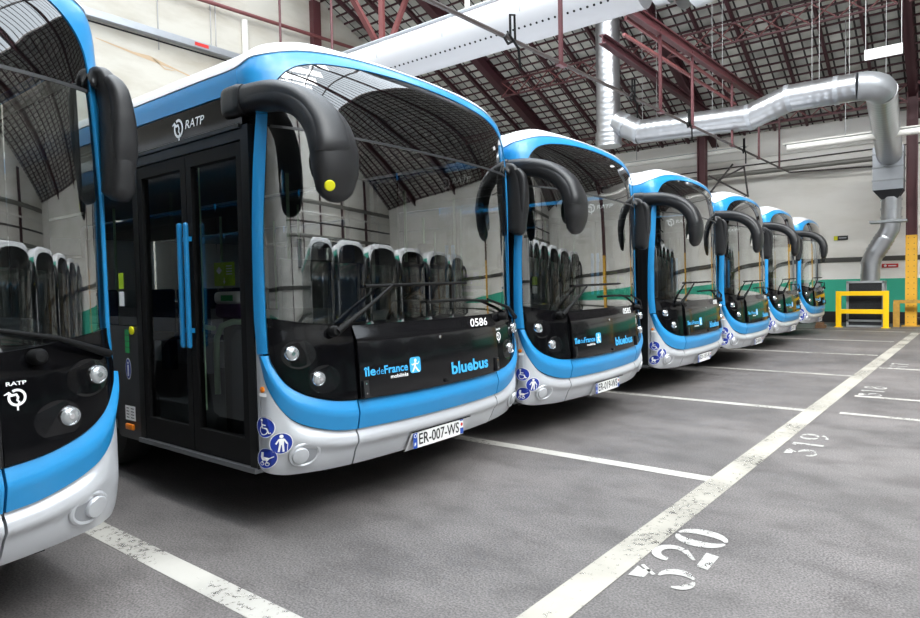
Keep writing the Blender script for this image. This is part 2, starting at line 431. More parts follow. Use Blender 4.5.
def lettering(name, txt, u0, u1, v0, v1, mat, parent, fn, bold=0., slant=0.):
    vs, fs = text_mesh(txt, bold)
    xs = [v[0] for v in vs]; ys = [v[1] for v in vs]
    a, b, c, d = min(xs), max(xs), min(ys), max(ys)
    q = []
    for x, y in vs:
        yy = (y-c)/(d-c); q.append((u0+(u1-u0)*(x-a)/(b-a)+slant*yy*(v1-v0), v0+(v1-v0)*yy))
    me = bpy.data.meshes.new(name); me.from_pydata([tuple(fn(*p)) for p in q], [], fs); me.update()
    o = bpy.data.objects.new(name, me); COL.objects.link(o); me.materials.append(M[mat] if isinstance(mat, str) else mat)
    if parent: o.parent = parent
    return o
def on_surf(off): return lambda u, v: P(u, v, off)
def operator_emblem(d, cx, cy, r):
    d.ring(cx, cy, r*.72, r, 150, 480)
    pts = [(-1.35, .42), (-.85, .62), (-.55, .3), (-.05, .35), (.12, -.02), (.0, -.32), (.2, -.55), (.02, -.95), (.0, -1.5)]
    d.strip([(cx+x*r, cy+y*r) for x, y in pts], [r*.1, r*.3, r*.3, r*.28, r*.26, r*.24, r*.22, r*.2, r*.2])
    return d

# feature outlines on the front, in (s, z); left half has s>0
BLK = [(0, .755), (.40, .757), (.78, .766), (.945, .785), (1.12, .838), (1.23, .91), (1.297, 1.01), (1.326, 1.09)]
BLU = [(0, .570), (.40, .572), (.78, .578), (.93, .595), (1.13, .655), (1.25, .735), (1.345, .89), (1.405, 1.085)]
KN = len(BLK)

# ------------------------------------------------------------------ the bus
BUSPOSE = [(-3.05, .11), (-2.97, 3.54), (-2.91, 6.25), (-2.84, 9.28), (-2.79, 12.18), (-2.86, 15.54), (-2.87, 19.07)]
BUSZ = [1, 1, .976, .974, .972, .985, .995]      # air suspension lets each bus sit a little differently
LAB = ['nearest city bus in the blue row, cut off by the left edge of the photo',
       'blue and silver city bus with plate ER-007-WS and number 0586, front door in view',
       'blue and silver city bus with plate ER-019-WS and number 0585, beside bus 0586',
       'blue and silver city bus parked next after the one numbered 0585, fourth in the row',
       'blue and silver city bus, third one out from the green and white wall',
       'blue and silver city bus, second one out from the green and white wall',
       'farthest blue and silver city bus, parked closest to the green and white wall']
PLATES = ['ER-021-WS', 'ER-007-WS', 'ER-019-WS', 'ED-131-KJ', 'ED-041-KT', 'EL-021-YS', 'EL-043-YS']
FLEET = ['0587', '0586', '0585', '0583', '0582', '0581', '0580']

def side_rect(name, x0, x1, z0, z1, mat, par, off=0., nx=6, nz=4, side=-1, skirt=.03):
    a, b = (sx(x0), sx(x1)) if side < 0 else (-sx(x1), -sx(x0))
    return ruled(name, [(a, z0), (b, z0)], [(a, z1), (b, z1)], nx, nz, mat, par, off, skirt, True)

def make_bus():
    x0, y0 = BUSPOSE[1]
    root = empty('city_bus', (x0, y0, 0), LAB[1], 'bus', 'blue and silver buses parked in a row')
    R = root
    # --- silver bumper, centre and two corners
    def botm(s): a = abs(s); return .335+.04*max(0, (a-.7)/.7)**2+(.03 if a > 1.3 else 0)
    def bump_off(s, z, f): # crease below the blue band
        return (.022*math.exp(-((f-.70)/.15)**2)-.016*max(0, min(1, (f-.88)/.06)))*max(.0, min(1, (1.27-abs(s))/.15))
    seam = .772; gap = .006
    ss = np.linspace(-seam+gap, seam-gap, 9)
    bl = lambda s: float(np.interp(abs(s), [p[0] for p in BLU], [p[1] for p in BLU]))
    ruled('front_bumper', [(s, botm(s)) for s in ss], [(s, bl(s)-.006) for s in ss], 33, 14, 'silver', R, bump_off)
    for sg in (-1, 1):
        A = [(sg*s, botm(s)) for s in (seam+gap, .93, 1.13, 1.25, 1.345, 1.405)]
        B = [(sg*seam+sg*gap, bl(seam)-.006), (sg*.93, .589), (sg*1.13, .649), (sg*1.25, .729), (sg*1.345, .882), (sg*1.402, 1.075)]
        A[-1] = (sg*1.43, .42); A[-2] = (sg*1.37, .39)
        c = ruled('bumper_corner', A, B, 30, 18, 'silver', R, bump_off)
        m = MB()   # grey rear return of the corner beside the door
        ruled('corner_return', [(sg*1.432, .42), (sg*1.432, .7), (sg*1.407, 1.09), (sg*1.405, 1.30)], [(sg*1.47, .42), (sg*1.47, .7), (sg*1.445, 1.09), (sg*1.43, 1.30)], 14, 4, 'silver', R, -.004)
        # round cap in its socket
        cs, cz = sg*1.165, .482
        mb = MB(); pts = [P(cs-sg*.030+.088*math.cos(t), cz+.068*math.sin(t), .006) for t in np.linspace(0, 2*PI, 37)]
        mb.tube(pts, .013, 8, False); mb.build('socket_rim', 'silver', R, True)
        d = Decal(); d.disc(cs-sg*.03, cz, .084, 36, .064); d.build('lamp_socket', 'socket', R, on_surf(.0125))  # flat disc, its darker tone stands for shade inside the socket
        n = Nn(cs, cz); o = P(cs, cz, .008)
        mb = MB(); mb.lathe([(.052, -.01), (.052, .012), (.048, .018), (.030, .021), (.0, .022)], o, n, 28)
        mb.build('marker_cap', 'silver', R, True)
        # blue lower trim corner and pillar
        i0 = 2
        A = [(sg*(s if i > i0 else seam+gap), z) for i, (s, z) in enumerate(BLU) if i >= i0]
        B = [(sg*(s if i > i0 else seam+gap), z-.004) for i, (s, z) in enumerate(BLK) if i >= i0]
        ruled('lower_trim', A, B, 36, 8, 'blue', R, lambda s, z, f: .026*min(f/.60, 1)-.024*max(0, (f-.60)/.40))
        A = [(sg*1.407, 1.092), (sg*1.405, 1.4), (sg*1.392, 1.8), (sg*1.36, 2.2), (sg*1.325, 2.5)]
        B = [(sg*1.328, 1.098), (sg*1.324, 1.4), (sg*1.318, 1.8), (sg*1.29, 2.2), (sg*1.262, 2.5)]
        ruled('front_pillar', A, B, 24, 5, 'blue', R, .006)
    ss = np.linspace(-seam+gap, seam-gap, 9)
    bk = lambda s: float(np.interp(abs(s), [p[0] for p in BLK], [p[1] for p in BLK]))
    ruled('lower_trim', [(s, bl(s)) for s in ss], [(s, bk(s)-.004) for s in ss], 33, 8, 'blue', R, lambda s, z, f: .026*min(f/.60, 1)-.024*max(0, (f-.60)/.40))
    # --- top arch, blue
    IN = [(1.262, 2.505), (1.245, 2.61), (1.20, 2.70), (1.12, 2.785), (1.02, 2.838), (.85, 2.88), (.56, 2.915), (.28, 2.932), (0, 2.938)]
    OU = [(1.325, 2.505), (1.36, 2.63), (1.42, 2.655), (1.47, 2.80), (1.30, 2.855), (1.05, 2.928), (.70, 2.975), (.34, 3.0), (0, 3.008)]
    ruled('roof_arch', mir(OU)[:-1]+OU[::-1], mir(IN)[:-1]+IN[::-1], 97, 7, 'blue', R, .004)
    # --- windscreen and destination header
    def glz(s): return 1.238+.07*max(0, (abs(s)-.75)/.56)**1.5
    L = [(-1.316, 1.315), (-1.318, 1.6), (-1.310, 1.85), (-1.288, 2.2), (-1.268, 2.43)]
    zs = np.linspace(0, 1, 9)
    # rows from hood line up to the header line
    def ws_edge(f):
        p = smooth_path(L, 41); return p[int(round(f*40))]
    mbv = []; nu, nv = 61, 25
    vs = []
    for j in range(nv):
        f = j/(nv-1); e = smooth_path(L, nv)[j]
        for i in range(nu):
            t = -1+2*i/(nu-1); s_ = -e[0]*t; zb = glz(s_); z_ = zb+(2.43-zb)*f
            vs.append(P(s_, z_, -.004))
    fs = [(j*nu+i, j*nu+i+1, (j+1)*nu+i+1, (j+1)*nu+i) for j in range(nv-1) for i in range(nu-1)]
    me = bpy.data.meshes.new('windscreen'); me.from_pydata([tuple(v) for v in vs], [], fs); me.update()
    for p in me.polygons: p.use_smooth = True
    ws = bpy.data.objects.new('windscreen', me); COL.objects.link(ws); ws.parent = R; me.materials.append(M['glass'])
    LO = [(1.268, 2.435), (1.267, 2.436), (1.2, 2.437), (1.12, 2.438), (1.02, 2.439), (.85, 2.439), (.56, 2.439), (.28, 2.439), (0, 2.439)]
    HI = [(1.264, 2.5), (1.243, 2.605), (1.196, 2.695), (1.116, 2.78), (1.017, 2.833), (.85, 2.875), (.56, 2.91), (.28, 2.927), (0, 2.933)]
    ruled('destination_header', mir(LO)[:-1]+LO[::-1], mir(HI)[:-1]+HI[::-1], 97, 22, 'header', R, -.002, .02)
    ruled('header_edge', [(-1.25, 2.425), (0, 2.425), (1.25, 2.425)], [(-1.25, 2.441), (0, 2.441), (1.25, 2.441)], 41, 2, 'greypanel', R, .0, .01)
    # --- black hood and headlight panels
    def hood_off(s, z, f):
        t = (z-1.14)/.09
        return .030-.034*max(0, min(1, t))+.006*math.sin(f*PI)
    hs = np.linspace(-seam+.008, seam-.008, 9)
    hd = ruled('hood_panel', [(s, bk(s)+.004) for s in hs], [(s, glz(s)-.004) for s in hs], 33, 30, 'hood', R, hood_off)
    for sg in (-1, 1):
        A = [(sg*(seam+.004), .770), (sg*.945, .788), (sg*1.12, .842), (sg*1.23, .915), (sg*1.292, 1.01), (sg*1.318, 1.09), (sg*1.316, 1.30)]
        B = [(sg*(seam+.004), glz(seam)-.004), (sg*.88, glz(.88)-.004), (sg*.98, glz(.98)-.004), (sg*1.08, glz(1.08)-.004), (sg*1.17, glz(1.17)-.004), (sg*1.25, glz(1.25)-.004), (sg*1.314, 1.305)]
        pn = ruled('headlight_panel', A, B, 34, 18, 'black', R, lambda s, z, f: .012-.014*max(0, min(1, (z-1.15)/.09)))
        for hs_, hz, rr in ((1.198, 1.092, .05), (1.046, .928, .052)):
            s_ = sg*hs_; n = Nn(s_, hz); o = P(s_, hz, .012); fwdn = (n*.45+Vector((1, 0, 0))*.55).normalized()
            d = Decal(); d.disc(s_-sg*.045, hz-.008, .105, 36, .086); d.build('light_recess', 'hood', R, on_surf(.0135))
            h = MB(); h.lathe([(.046, -.03), (.046, .012), (.042, .018), (.039, .013), (.0, .004)], o, fwdn, 28)
            hl = h.build('headlight', 'chrome', R, True)
            q = MB(); q.lathe([(.039, .010), (.037, .018), (.028, .024), (.014, .027), (.0, .028)], o, fwdn, 28)
            q.build('lens', 'lamp', hl, True, 80)
            q = MB(); q.lathe([(.012, .024), (.012, .031), (.0, .031)], o, fwdn, 16); q.build('bulb_cap', 'chrome', hl, True)
        # hinge bracket
        s_ = sg*.728; d = MB()
        for a, b in ((.775, .880),):
            vs = [P(s_+i*.02, z, o_) for o_ in (.025, .05) for i in (-1, 1) for z in (a, b)]
            d.add(vs, [(0, 1, 3, 2), (4, 6, 7, 5), (0, 4, 5, 1), (2, 3, 7, 6), (0, 2, 6, 4), (1, 5, 7, 3)])
        hg = d.build('hood_hinge', 'plastic', R)
        d = Decal(); d.disc(s_, .80, .006); d.disc(s_, .86, .006); d.build('screw', 'chrome', hg, on_surf(.0512))
    k = MB(); k.lathe([(.012, 0), (.012, .006), (0, .008)], P(.0, 1.105, .033), Nn(0, 1.1), 14); k.build('hood_lock', 'chrome', R, True)
    k = MB(); k.lathe([(.014, 0), (.014, .012), (0, .014)], P(.03, .79, .03), Nn(0, .8), 14); k.build('hood_latch', 'rubber', R, True)
    # --- writing on the hood
    f = on_surf(.0385)
    lettering('lettering', 'île', -.735, -.640, .905, .966, 'ltblue', R, f, .022)
    lettering('lettering', 'de', -.633, -.572, .907, .951, 'ltblue', R, f, -.008)
    lettering('lettering', 'France', -.567, -.355, .905, .960, 'ltblue', R, f, .022)
    lettering('lettering', 'mobilités', -.515, -.357, .868, .894, 'wht', R, f, .012)
    d = Decal(); d.rrect(-.336, -.230, .880, .988, .022); bd = d.build('logo_badge', 'ltblue', R, f)
    f2 = on_surf(.0400)
    d = Decal(); d.disc(-0.281, .965, .012, 16)
    d.strip([(-0.281, .950), (-0.290, .925), (-0.275, .912)], [.018, .016, .014]).strip([(-0.275, .912), (-0.261, .894), (-0.247, .886)], [.012, .012, .01])
    d.strip([(-0.290, .925), (-0.303, .902), (-0.315, .888)], [.013, .011, .01]).strip([(-0.283, .948), (-0.309, .936), (-0.319, .945)], .009).strip([(-0.283, .946), (-0.259, .940), (-0.247, .956)], .009)
    d.build('walking_figure', 'wht', bd, f2)
    lettering('lettering', 'bluebus', .103, .588, .818, .908, 'ltblue', R, f, .03)
    lettering('fleet_number', '0586', .395, .640, 1.150, 1.213, 'wht', R, on_surf(.030), .012)
    d = Decal(); operator_emblem(d, .838, 1.045, .036); d.build('operator_emblem', 'wht', R, on_surf(.0145))
    lettering('lettering', 'RATP', .800, .878, 1.096, 1.112, 'wht', R, on_surf(.0145), .02)
    # --- number plate
    d = Decal(); d.poly([(-.318, .338), (.345, .338), (.375, .466), (-.305, .466)]); hb = d.build('plate_holder', 'greyplastic', R, on_surf(.021))
    d = Decal(); d.rect(-.305, .375, .464, .474); d.build('holder_shade', 'rubber', hb, on_surf(.022))
    bo = MB(); pl = Vector((.024, 0, 0)); cx = P(.07, .40, .03).x
    py = lambda u, v, o=0: Vector((S(u, .42).x+.027+o, S(u, .42).y, v))
    d = Decal()
    for i in range(8): d.rect(-.283+i*.0716, -.283+(i+1)*.0716, .345, .459)
    np_ = d.build('number_plate', 'platewhite', R, lambda u, v: py(u, v))
    d = Decal(); d.rect(-.283, -.240, .345, .459); d.build('country_band', 'euroblue', np_, lambda u, v: py(u, v, .002))
    d = Decal(); d.rect(.247, .289, .348, .392); d.build('region_band', 'euroblue', np_, lambda u, v: py(u, v, .002))
    d = Decal(); d.rect(.247, .289, .446, .458); d.build('region_band', 'euroblue', np_, lambda u, v: py(u, v, .002))
    d = Decal(); d.disc(.268, .419, .013, 14); d.build('region_mark', 'red', np_, lambda u, v: py(u, v, .002))
    d = Decal(); d.ring(-.262, .432, .010, .014, n=16); d.strip([(-.269, .362), (-.269, .382), (-.255, .382)], .006).strip([(-.269, .372), (-.257, .372)], .006)
    d.build('country_mark', 'wht', np_, lambda u, v: py(u, v, .004))
    lettering('plate_number', 'ER-007-WS', -.224, .232, .364, .444, 'blk', np_, lambda u, v: py(u, v, .003), .012)
    # --- round stickers on the door-side corner
    def sticker(s_, z_, draw):
        d = Decal(); d.disc(s_, z_, .063, 36); e = d.build('sticker', 'wht', R, on_surf(.0195))
        d = Decal(); d.disc(s_, z_, .058, 36); d.build('sticker_face', 'signblue', e, on_surf(.0205))
        d = Decal(); draw(d, s_, z_); d.build('pictogram', 'wht', e, on_surf(.0215))
    def wheelchair(d, x, y):
        d.disc(x-.012, y+.042, .009, 14); d.strip([(x-.012, y+.03), (x-.008, y-.004), (x+.018, y-.006), (x+.03, y-.034), (x+.04, y-.03)], .009)
        d.strip([(x-.010, y+.015), (x+.014, y+.013)], .007); d.ring(x-.002, y-.018, .022, .028, 120, 350)
    def walker(d, x, y):
        d.disc(x, y+.041, .011, 16); d.poly([(x-.014, y+.028), (x+.014, y+.028), (x+.012, y-.008), (x-.012, y-.008)])
        d.strip([(x-.013, y+.024), (x-.030, y-.002)], .009).strip([(x+.013, y+.024), (x+.030, y-.002)], .009)
        d.strip([(x-.007, y-.006), (x-.013, y-.048)], .011).strip([(x+.007, y-.006), (x+.013, y-.048)], .011).strip([(x+.033, y), (x+.033, y-.045)], .004)
    def stroller(d, x, y):
        d.poly([(x-.032, y+.034), (x-.014, y+.036), (x-.012, y+.008), (x+.022, y+.004), (x+.012, y-.014), (x-.018, y-.014), (x-.032, y+.006)])
        d.strip([(x+.016, y), (x+.042, y+.014)], .006); d.ring(x-.016, y-.033, .008, .012, n=14); d.ring(x+.012, y-.033, .008, .012, n=14)
        d.strip([(x-.012, y-.014), (x-.016, y-.03)], .005).strip([(x+.006, y-.014), (x+.012, y-.03)], .005)
    sticker(-1.372, .668, wheelchair); sticker(-1.280, .573, walker); sticker(-1.355, .485, stroller)
    k = MB(); k.lathe([(.018, 0), (.018, .008), (.01, .012), (0, .012)], P(-1.385, .885, .0), Nn(-1.385, .885), 16); kb = k.build('release_button', 'orange', R, True)
    d = Decal(); d.rect(-1.405, -1.35, .845, .866); d.build('small_label', 'wht', R, on_surf(.012))
    # --- wipers
    for sg in (-1, 1):
        pv = P(sg*.92, 1.205, .035)
        hub = MB(); hub.lathe([(.034, -.03), (.034, .02), (.024, .032), (0, .035)], pv, Nn(sg*.92, 1.205), 20)
        w = hub.build('wiper', 'rubber', R, True)
        if sg < 0:
            el = P(-.459, 1.489, .06); m1 = P(-.69, 1.345, .07)
            a = MB(); a.tube([pv+Vector((.03, 0, 0)), m1, el], [.022, .013, .009], 10); a.tube([el, P(-.05, 1.492, .05)], .010, 8); a.build('wiper_arm', 'rubber', w, True)
            b = MB(); b.tube([P(-.66, 1.484, .02), P(-.3, 1.488, .022), P(.05, 1.492, .022), P(.38, 1.496, .02)], .011, 8); b.build('wiper_blade', 'rubber', w, True)
        else:
            el = P(.64, 1.36, .05)
            a = MB(); a.tube([P(1.26, 1.18, .035), P(1.0, 1.275, .055), el], [.020, .013, .009], 10); a.build('wiper_arm', 'rubber', w, True)
            b = MB(); b.tube([P(.70, 1.345, .02), P(.35, 1.365, .022), P(-.1, 1.36, .02)], .010, 8); b.build('wiper_blade', 'rubber', w, True)
    # --- mirrors
    def sweep(path, ry, rn, name, mat, par, n=24, p=2.6, cap=True):
        pts = [Vector(q) for q in path]; k = 6*(len(pts)-1)+1; dense = []
        for i in range(k):
            t = (len(pts)-1)*i/(k-1); j = min(int(t), len(pts)-2); f_ = t-j
            p0 = pts[max(j-1, 0)]; p1 = pts[j]; p2 = pts[j+1]; p3 = pts[min(j+2, len(pts)-1)]
            c = .5*((2*p1)+(p2-p0)*f_+(2*p0-5*p1+4*p2-p3)*f_*f_+(3*p1-p0-3*p2+p3)*f_**3)
            a_ = ry[j]*(1-f_)+ry[j+1]*f_; b_ = rn[j]*(1-f_)+rn[j+1]*f_; dense.append((c, a_, b_))
        vs = []; fs = []
        for i, (c, a_, b_) in enumerate(dense):
            d = (dense[min(i+1, k-1)][0]-dense[max(i-1, 0)][0]).normalized(); B = Vector((0, 1, 0)); B = (B-d*B.dot(d)).normalized(); Nv = d.cross(B)
            for q in range(n):
                t = 2*PI*q/n; ct, st = math.cos(t), math.sin(t)
                vs.append(c+B*a_*math.copysign(abs(ct)**(2/p), ct)+Nv*b_*math.copysign(abs(st)**(2/p), st))
        for i in range(k-1):
            for q in range(n): fs.append((i*n+q, i*n+(q+1) % n, (i+1)*n+(q+1) % n, (i+1)*n+q))
        fs += [tuple(range(n)), tuple((k-1)*n+q for q in range(n))]
        mb = MB(); mb.add(vs, fs); return mb.build(name, mat, par, True, 50)
    mr = sweep([(-.54, -1.27, 2.60), (-.34, -1.27, 2.595), (-.10, -1.25, 2.57), (.07, -1.20, 2.50), (.18, -1.165, 2.39), (.232, -1.15, 2.26), (.24, -1.145, 2.12), (.225, -1.145, 2.005), (.212, -1.145, 1.955)],
               [.06, .075,   .095, .12, .145, .155, .15, .115, .035], [.072, .078, .075, .078, .082, .082, .076, .055, .015], 'entrance_side_mirror', 'plastic', R, 28, 2.5)
    sweep([(-.53, -1.275, 2.612), (-.34, -1.275, 2.610), (-.095, -1.26, 2.592), (.085, -1.215, 2.525), (.20, -1.185, 2.41), (.254, -1.175, 2.27), (.258, -1.175, 2.21)],
          [.06, .072, .085, .098, .112, .122, .126], [.075, .078, .070, .066, .068, .066, .055], 'mirror_cap', 'plastic', mr)
    sweep([(-.54, -1.27, 2.60), (-.50, -1.27, 2.6), (-.40, -1.27, 2.6), (-.36, -1.27, 2.598)], [.08, .088, .09, .08], [.09, .095, .095, .088], 'arm_base', 'plastic', mr, 24, 4)
    g = MB(); vs = []
    for q in range(20):
        t = 2*PI*q/20; vs.append((.148+.01*math.sin(t), -1.145+.11*math.cos(t), 2.18+.13*math.sin(t)))
    g.add(vs, [tuple(range(20))]); g.build('mirror_glass', 'chrome', mr)
    from mathutils.bvhtree import BVHTree
    bv = BVHTree.FromPolygons([v.co for v in mr.data.vertices], [tuple(p.vertices) for p in mr.data.polygons])
    dr = Vector((.75, -.62, -.05)).normalized(); c0 = Vector((.225, -1.18, 2.035))
    loc, nor, _, _ = bv.ray_cast(c0+dr*1.0, -dr)
    if nor.dot(dr) < 0: nor = -nor
    g = MB(); g.lathe([(.030, -.004), (.030, .007), (.026, .010), (0, .011)], loc, nor, 24); g.build('yellow_dot', 'yellow', mr)
    ml = sweep([(-.24, 1.26, 2.49), (-.22, 1.28, 2.50), (-.20, 1.305, 2.48), (-.185, 1.325, 2.40), (-.175, 1.337, 2.26), (-.17, 1.34, 2.10), (-.175, 1.335, 1.96), (-.18, 1.33, 1.92)],
               [.03, .035, .040, .048, .057, .063, .060, .025], [.05, .06, .065, .075, .085, .09, .08, .03], 'driver_side_mirror', 'plastic', R, 24, 3.2)
    g = MB(); g.box(-.268, -.262, 1.29, 1.385, 2.02, 2.34); g.build('mirror_glass', 'chrome', ml)
    sweep([(-.15, 1.305, 2.49), (-.11, 1.325, 2.43), (-.098, 1.34, 2.30), (-.095, 1.343, 2.16), (-.098, 1.342, 2.06)], [.03, .042, .052, .055, .045], [.03, .04, .036, .024, .006], 'mirror_cap', 'plastic', ml, 20, 3)
    # --- roof and upper side band
    A = []; B = []
    xs = [-12., -9, -6, -4, -3, -2, -1.2, -.7]
    WB = [(-1.47+0, 2.80), (-1.30, 2.855), (-1.05, 2.928), (-.70, 2.975), (-.34, 3.0), (0, 3.008)]
    A = [(sx(x), 2.80) for x in xs]+WB+mir(WB)[:-1][::-1]+[(-sx(x), 2.80) for x in xs[::-1]]
    B = [(s, 3.042) for s, z in A]
    rf = ruled('roof', A, B, 121, 10, 'white', R, .012, .02)
    # flat top
    ring = [P(s, 3.042, .012) for s, z in smooth_path(A, 61)]
    t = MB(); vs = [v for v in ring]+[Vector((v.x-.35 if v.x > -.9 else v.x, v.y*.62, 3.068)) for v in ring]; k = len(ring)
    fs = [(i, i+1, k+i+1, k+i) for i in range(k-1)]+[tuple(range(k, 2*k))]
    t.add(vs, fs); t.build('roof_top', 'white', R, True)
    t = MB(); t.box(-8.5, -3.2, -.75, .75, 3.06, 3.19, .05); t.build('roof_pod', 'white', R, True)
    for sd in (-1, 1):
        xs2 = [-.325, -.6, -1.2, -3, -6, -12]
        A = [(sx(x), 2.655) for x in xs2]; B = [(sx(x), 2.797) for x in xs2]
        if sd > 0: A = mir(A); B = mir(B)
        ruled('side_band', A, B, 40, 5, 'blue', R, .006, .02, True)
    # --- door side
    ruled('door_header', [(sx(-.318), 2.45), (sx(-.7), 2.45), (sx(-1.2), 2.45), (sx(-2.05), 2.45)], [(sx(-.318), 2.648), (sx(-.7), 2.648), (sx(-1.2), 2.648), (sx(-2.05), 2.648)], 24, 4, 'black', R, .0, .05, True)
    ruled('rain_strip', [(sx(-.33), 2.435), (sx(-2.05), 2.435)], [(sx(-.33), 2.462), (sx(-2.05), 2.462)], 12, 3, 'trim', R, .02, .03, True)
    fo = on_surf(.004)
    d = Decal(); operator_emblem(d, sx(-1.075), 2.548, .062); d.build('operator_emblem', 'wht', R, fo)
    lettering('lettering', 'RATP', sx(-.985), sx(-.745), 2.530, 2.585, 'wht', R, fo, .012, .3)
    fr = MB(); yo = -W
    def fbox(mb, xa, xb, za, zb, d0=-.005, d1=.06): mb.box(xa, xb, yo-d0-.012, yo+d1, za, zb)
    for xa, xb in ((-.40, -.325), (-1.775, -1.70)): fbox(fr, xa, xb, .40, 2.45)
    fbox(fr, -1.70, -.40, 2.37, 2.45)
    fr.build('door_frame', 'trim', R)
    stp = MB(); fbox(stp, -1.78, -.33, .375, .405, .012, .3); stp.build('door_sill', 'rim', R)
    for (xa, xb, hx) in ((-1.035, -.40, -1.0), (-1.70, -1.045, -1.08)):
        lf = MB()
        for a, b, c, dd in ((xa, xa+.06, .41, 2.36), (xb-.06, xb, .41, 2.36), (xa+.06, xb-.06, .41, .57), (xa+.06, xb-.06, 2.28, 2.36)): fbox(lf, a, b, c, dd, -.01, .05)
        lo = lf.build('door_leaf', 'rubber', R)
        gp = MB(); gp.add([(xa+.06, yo+.02, .57), (xb-.06, yo+.02, .57), (xb-.06, yo+.02, 2.28), (xa+.06, yo+.02, 2.28)], [(0, 1, 2, 3)]); gp.build('door_pane', 'doorglass', lo)
        hp = MB(); h0 = hx-.022; hp.box(h0+.004, h0+.040, yo-.05, yo-.022, 1.10, 1.92, .012); hp.box(h0+.01, h0+.034, yo-.03, yo+.02, 1.2, 1.23); hp.box(h0+.01, h0+.034, yo-.03, yo+.02, 1.8, 1.83)
        hp.build('door_handle', 'blue', lo)
    # service panel beside the door
    def arch(x, xc=-2.75, r=.58):
        d2 = r*r-(x-xc)**2
        return max(.36, .48+math.sqrt(d2)) if d2 > 0 else .36
    xs3 = [-1.78, -1.9, -2.05, -2.17]+list(np.linspace(-2.172, -3.328, 17))+[-3.33, -4.2]
    ruled('service_panel', [(sx(x), arch(x)) for x in xs3], [(sx(x), 1.22) for x in xs3], 90, 6, 'greypanel', R, .0, .05, True)
    for sd in (-1, 1):
        xs4 = ([-4.21, -6, -8.1] if sd < 0 else [-.42, -1.2, -2.17]+list(np.linspace(-2.172, -3.328, 17))+[-3.33, -5, -8.1])+list(np.linspace(-8.122, -9.278, 17))+[-9.3, -10.5, -11.95]
        def ar2(x): return max(arch(x), arch(x, -8.7))
        A = [(sx(x), ar2(x)) for x in xs4]; B = [(sx(x), 1.22) for x in xs4]
        if sd > 0: A = mir(A); B = mir(B)
        ruled('side_panel', A, B, 120, 6, 'silver', R, .0, .05, True)
        for (xa, xb) in (((-1.79, -3.2), (-3.22, -5.0), (-5.02, -7.0), (-7.02, -9.0), (-9.02, -11.9)) if sd < 0 else ((-.45, -1.6), (-1.62, -3.2), (-3.22, -5.0), (-5.02, -7.0), (-7.02, -9.0), (-9.02, -11.9))):
            A = [(sx(xa), 1.23), (sx(xb), 1.23)]; B = [(sx(xa), 2.645), (sx(xb), 2.645)]
            if sd > 0: A = mir(A); B = mir(B)
            ruled('side_window', A, B, 4, 3, 'doorglass', R, -.005, 0, True)
    k = MB(); k.lathe([(.03, 0), (.03, .012), (.022, .014), (0, .016)], (-1.87, -W-.0, 1.19), (0, -1, 0), 20); k.build('door_button', 'yellow', R, True)
    d = Decal()
    for i in range(4): d.rect(-1.985, -1.915, 1.02+i*.045, 1.06+i*.045)
    d.build('green_label', 'green', R, lambda u, v: Vector((u, -W-.004, v)))
    d = Decal(); d.disc(-1.945, .90, .045, 28, .08); e = d.build('sticker', 'wht', R, lambda u, v: Vector((u, -W-.004, v)))
    d = Decal(); d.disc(-1.945, .90, .040, 28, .074); d.build('sticker_face', 'signblue', e, lambda u, v: Vector((u, -W-.005, v)))
    d = Decal(); d.disc(-1.945, .945, .009, 12); d.strip([(-1.945, .93), (-1.945, .89)], .02).strip([(-1.95, .89), (-1.952, .845)], .009).strip([(-1.94, .89), (-1.938, .845)], .009)
    d.build('pictogram', 'wht', e, lambda u, v: Vector((u, -W-.006, v)))
    d = Decal(); d.rect(-2.02, -1.86, .51, .62); e = d.build('data_label', 'wht', R, lambda u, v: Vector((u, -W-.004, v)))
    d = Decal()
    for i in range(4): d.rect(-2.00, -1.96, .528+i*.023, .534+i*.023).rect(-1.93, -1.88, .528+i*.023, .534+i*.023)
    d.build('print_lines', 'blk', e, lambda u, v: Vector((u, -W-.005, v)))
    k = MB(); k.box(-2.0, -1.88, -W-.02, -W, .44, .485, .008); k.build('side_marker', 'orange', R, True)
    d = Decal(); d.rect(-2.05, -1.97, 1.50, 1.62); d.build('green_notice', 'lime', R, lambda u, v: Vector((u, -W-.003, v)))
    d = Decal(); d.rect(-2.05, -1.97, 1.37, 1.48); d.build('white_notice', 'wht', R, lambda u, v: Vector((u, -W-.003, v)))
    # --- rear wall, chassis, inside
    q = MB(); q.box(-12.02, -11.95, -W+.02, W-.02, .36, 3.04); q.build('rear_wall', 'white', R)
    q = MB(); q.box(-11.95, -.42, -1.12, 1.12, .32, .40); q.box(-.45, -.16, -.95, .95, .33, .40)
    for wx in (-2.75, -8.7): q.box(wx-.62, wx+.62, -1.25, -.85, 1.08, 1.14); q.box(wx-.62, wx+.62, .85, 1.25, 1.08, 1.14)
    q.build('chassis', 'chassis', R)
    q = MB(); q.box(-11.9, -.40, -1.28, 1.28, .405, .415); q.build('cabin_floor', 'interior', R)
    q = MB(); q.box(-11.9, -.75, -1.2, 1.2, 2.62, 2.64); q.build('cabin_ceiling', 'interior', R)
    for wx in (-2.75, -8.7):
        for sd in (-1, 1):
            wm = MB(); o = (wx, sd*1.03, .48); dd = (0, sd, 0)
            wm.lathe([(.28, -.13), (.44, -.13), (.475, -.09), (.48, 0), (.475, .09), (.44, .13), (.30, .13), (.28, .10)], o, dd, 36)
            wo = wm.build('wheel', 'tyre', R, True)
            rm = MB(); rm.lathe([(.285, -.1), (.285, .10), (.25, .09), (.16, .03), (.10, .06), (.09, .12), (0, .13)], o, dd, 28); rm.build('wheel_rim', 'rim', wo, True)
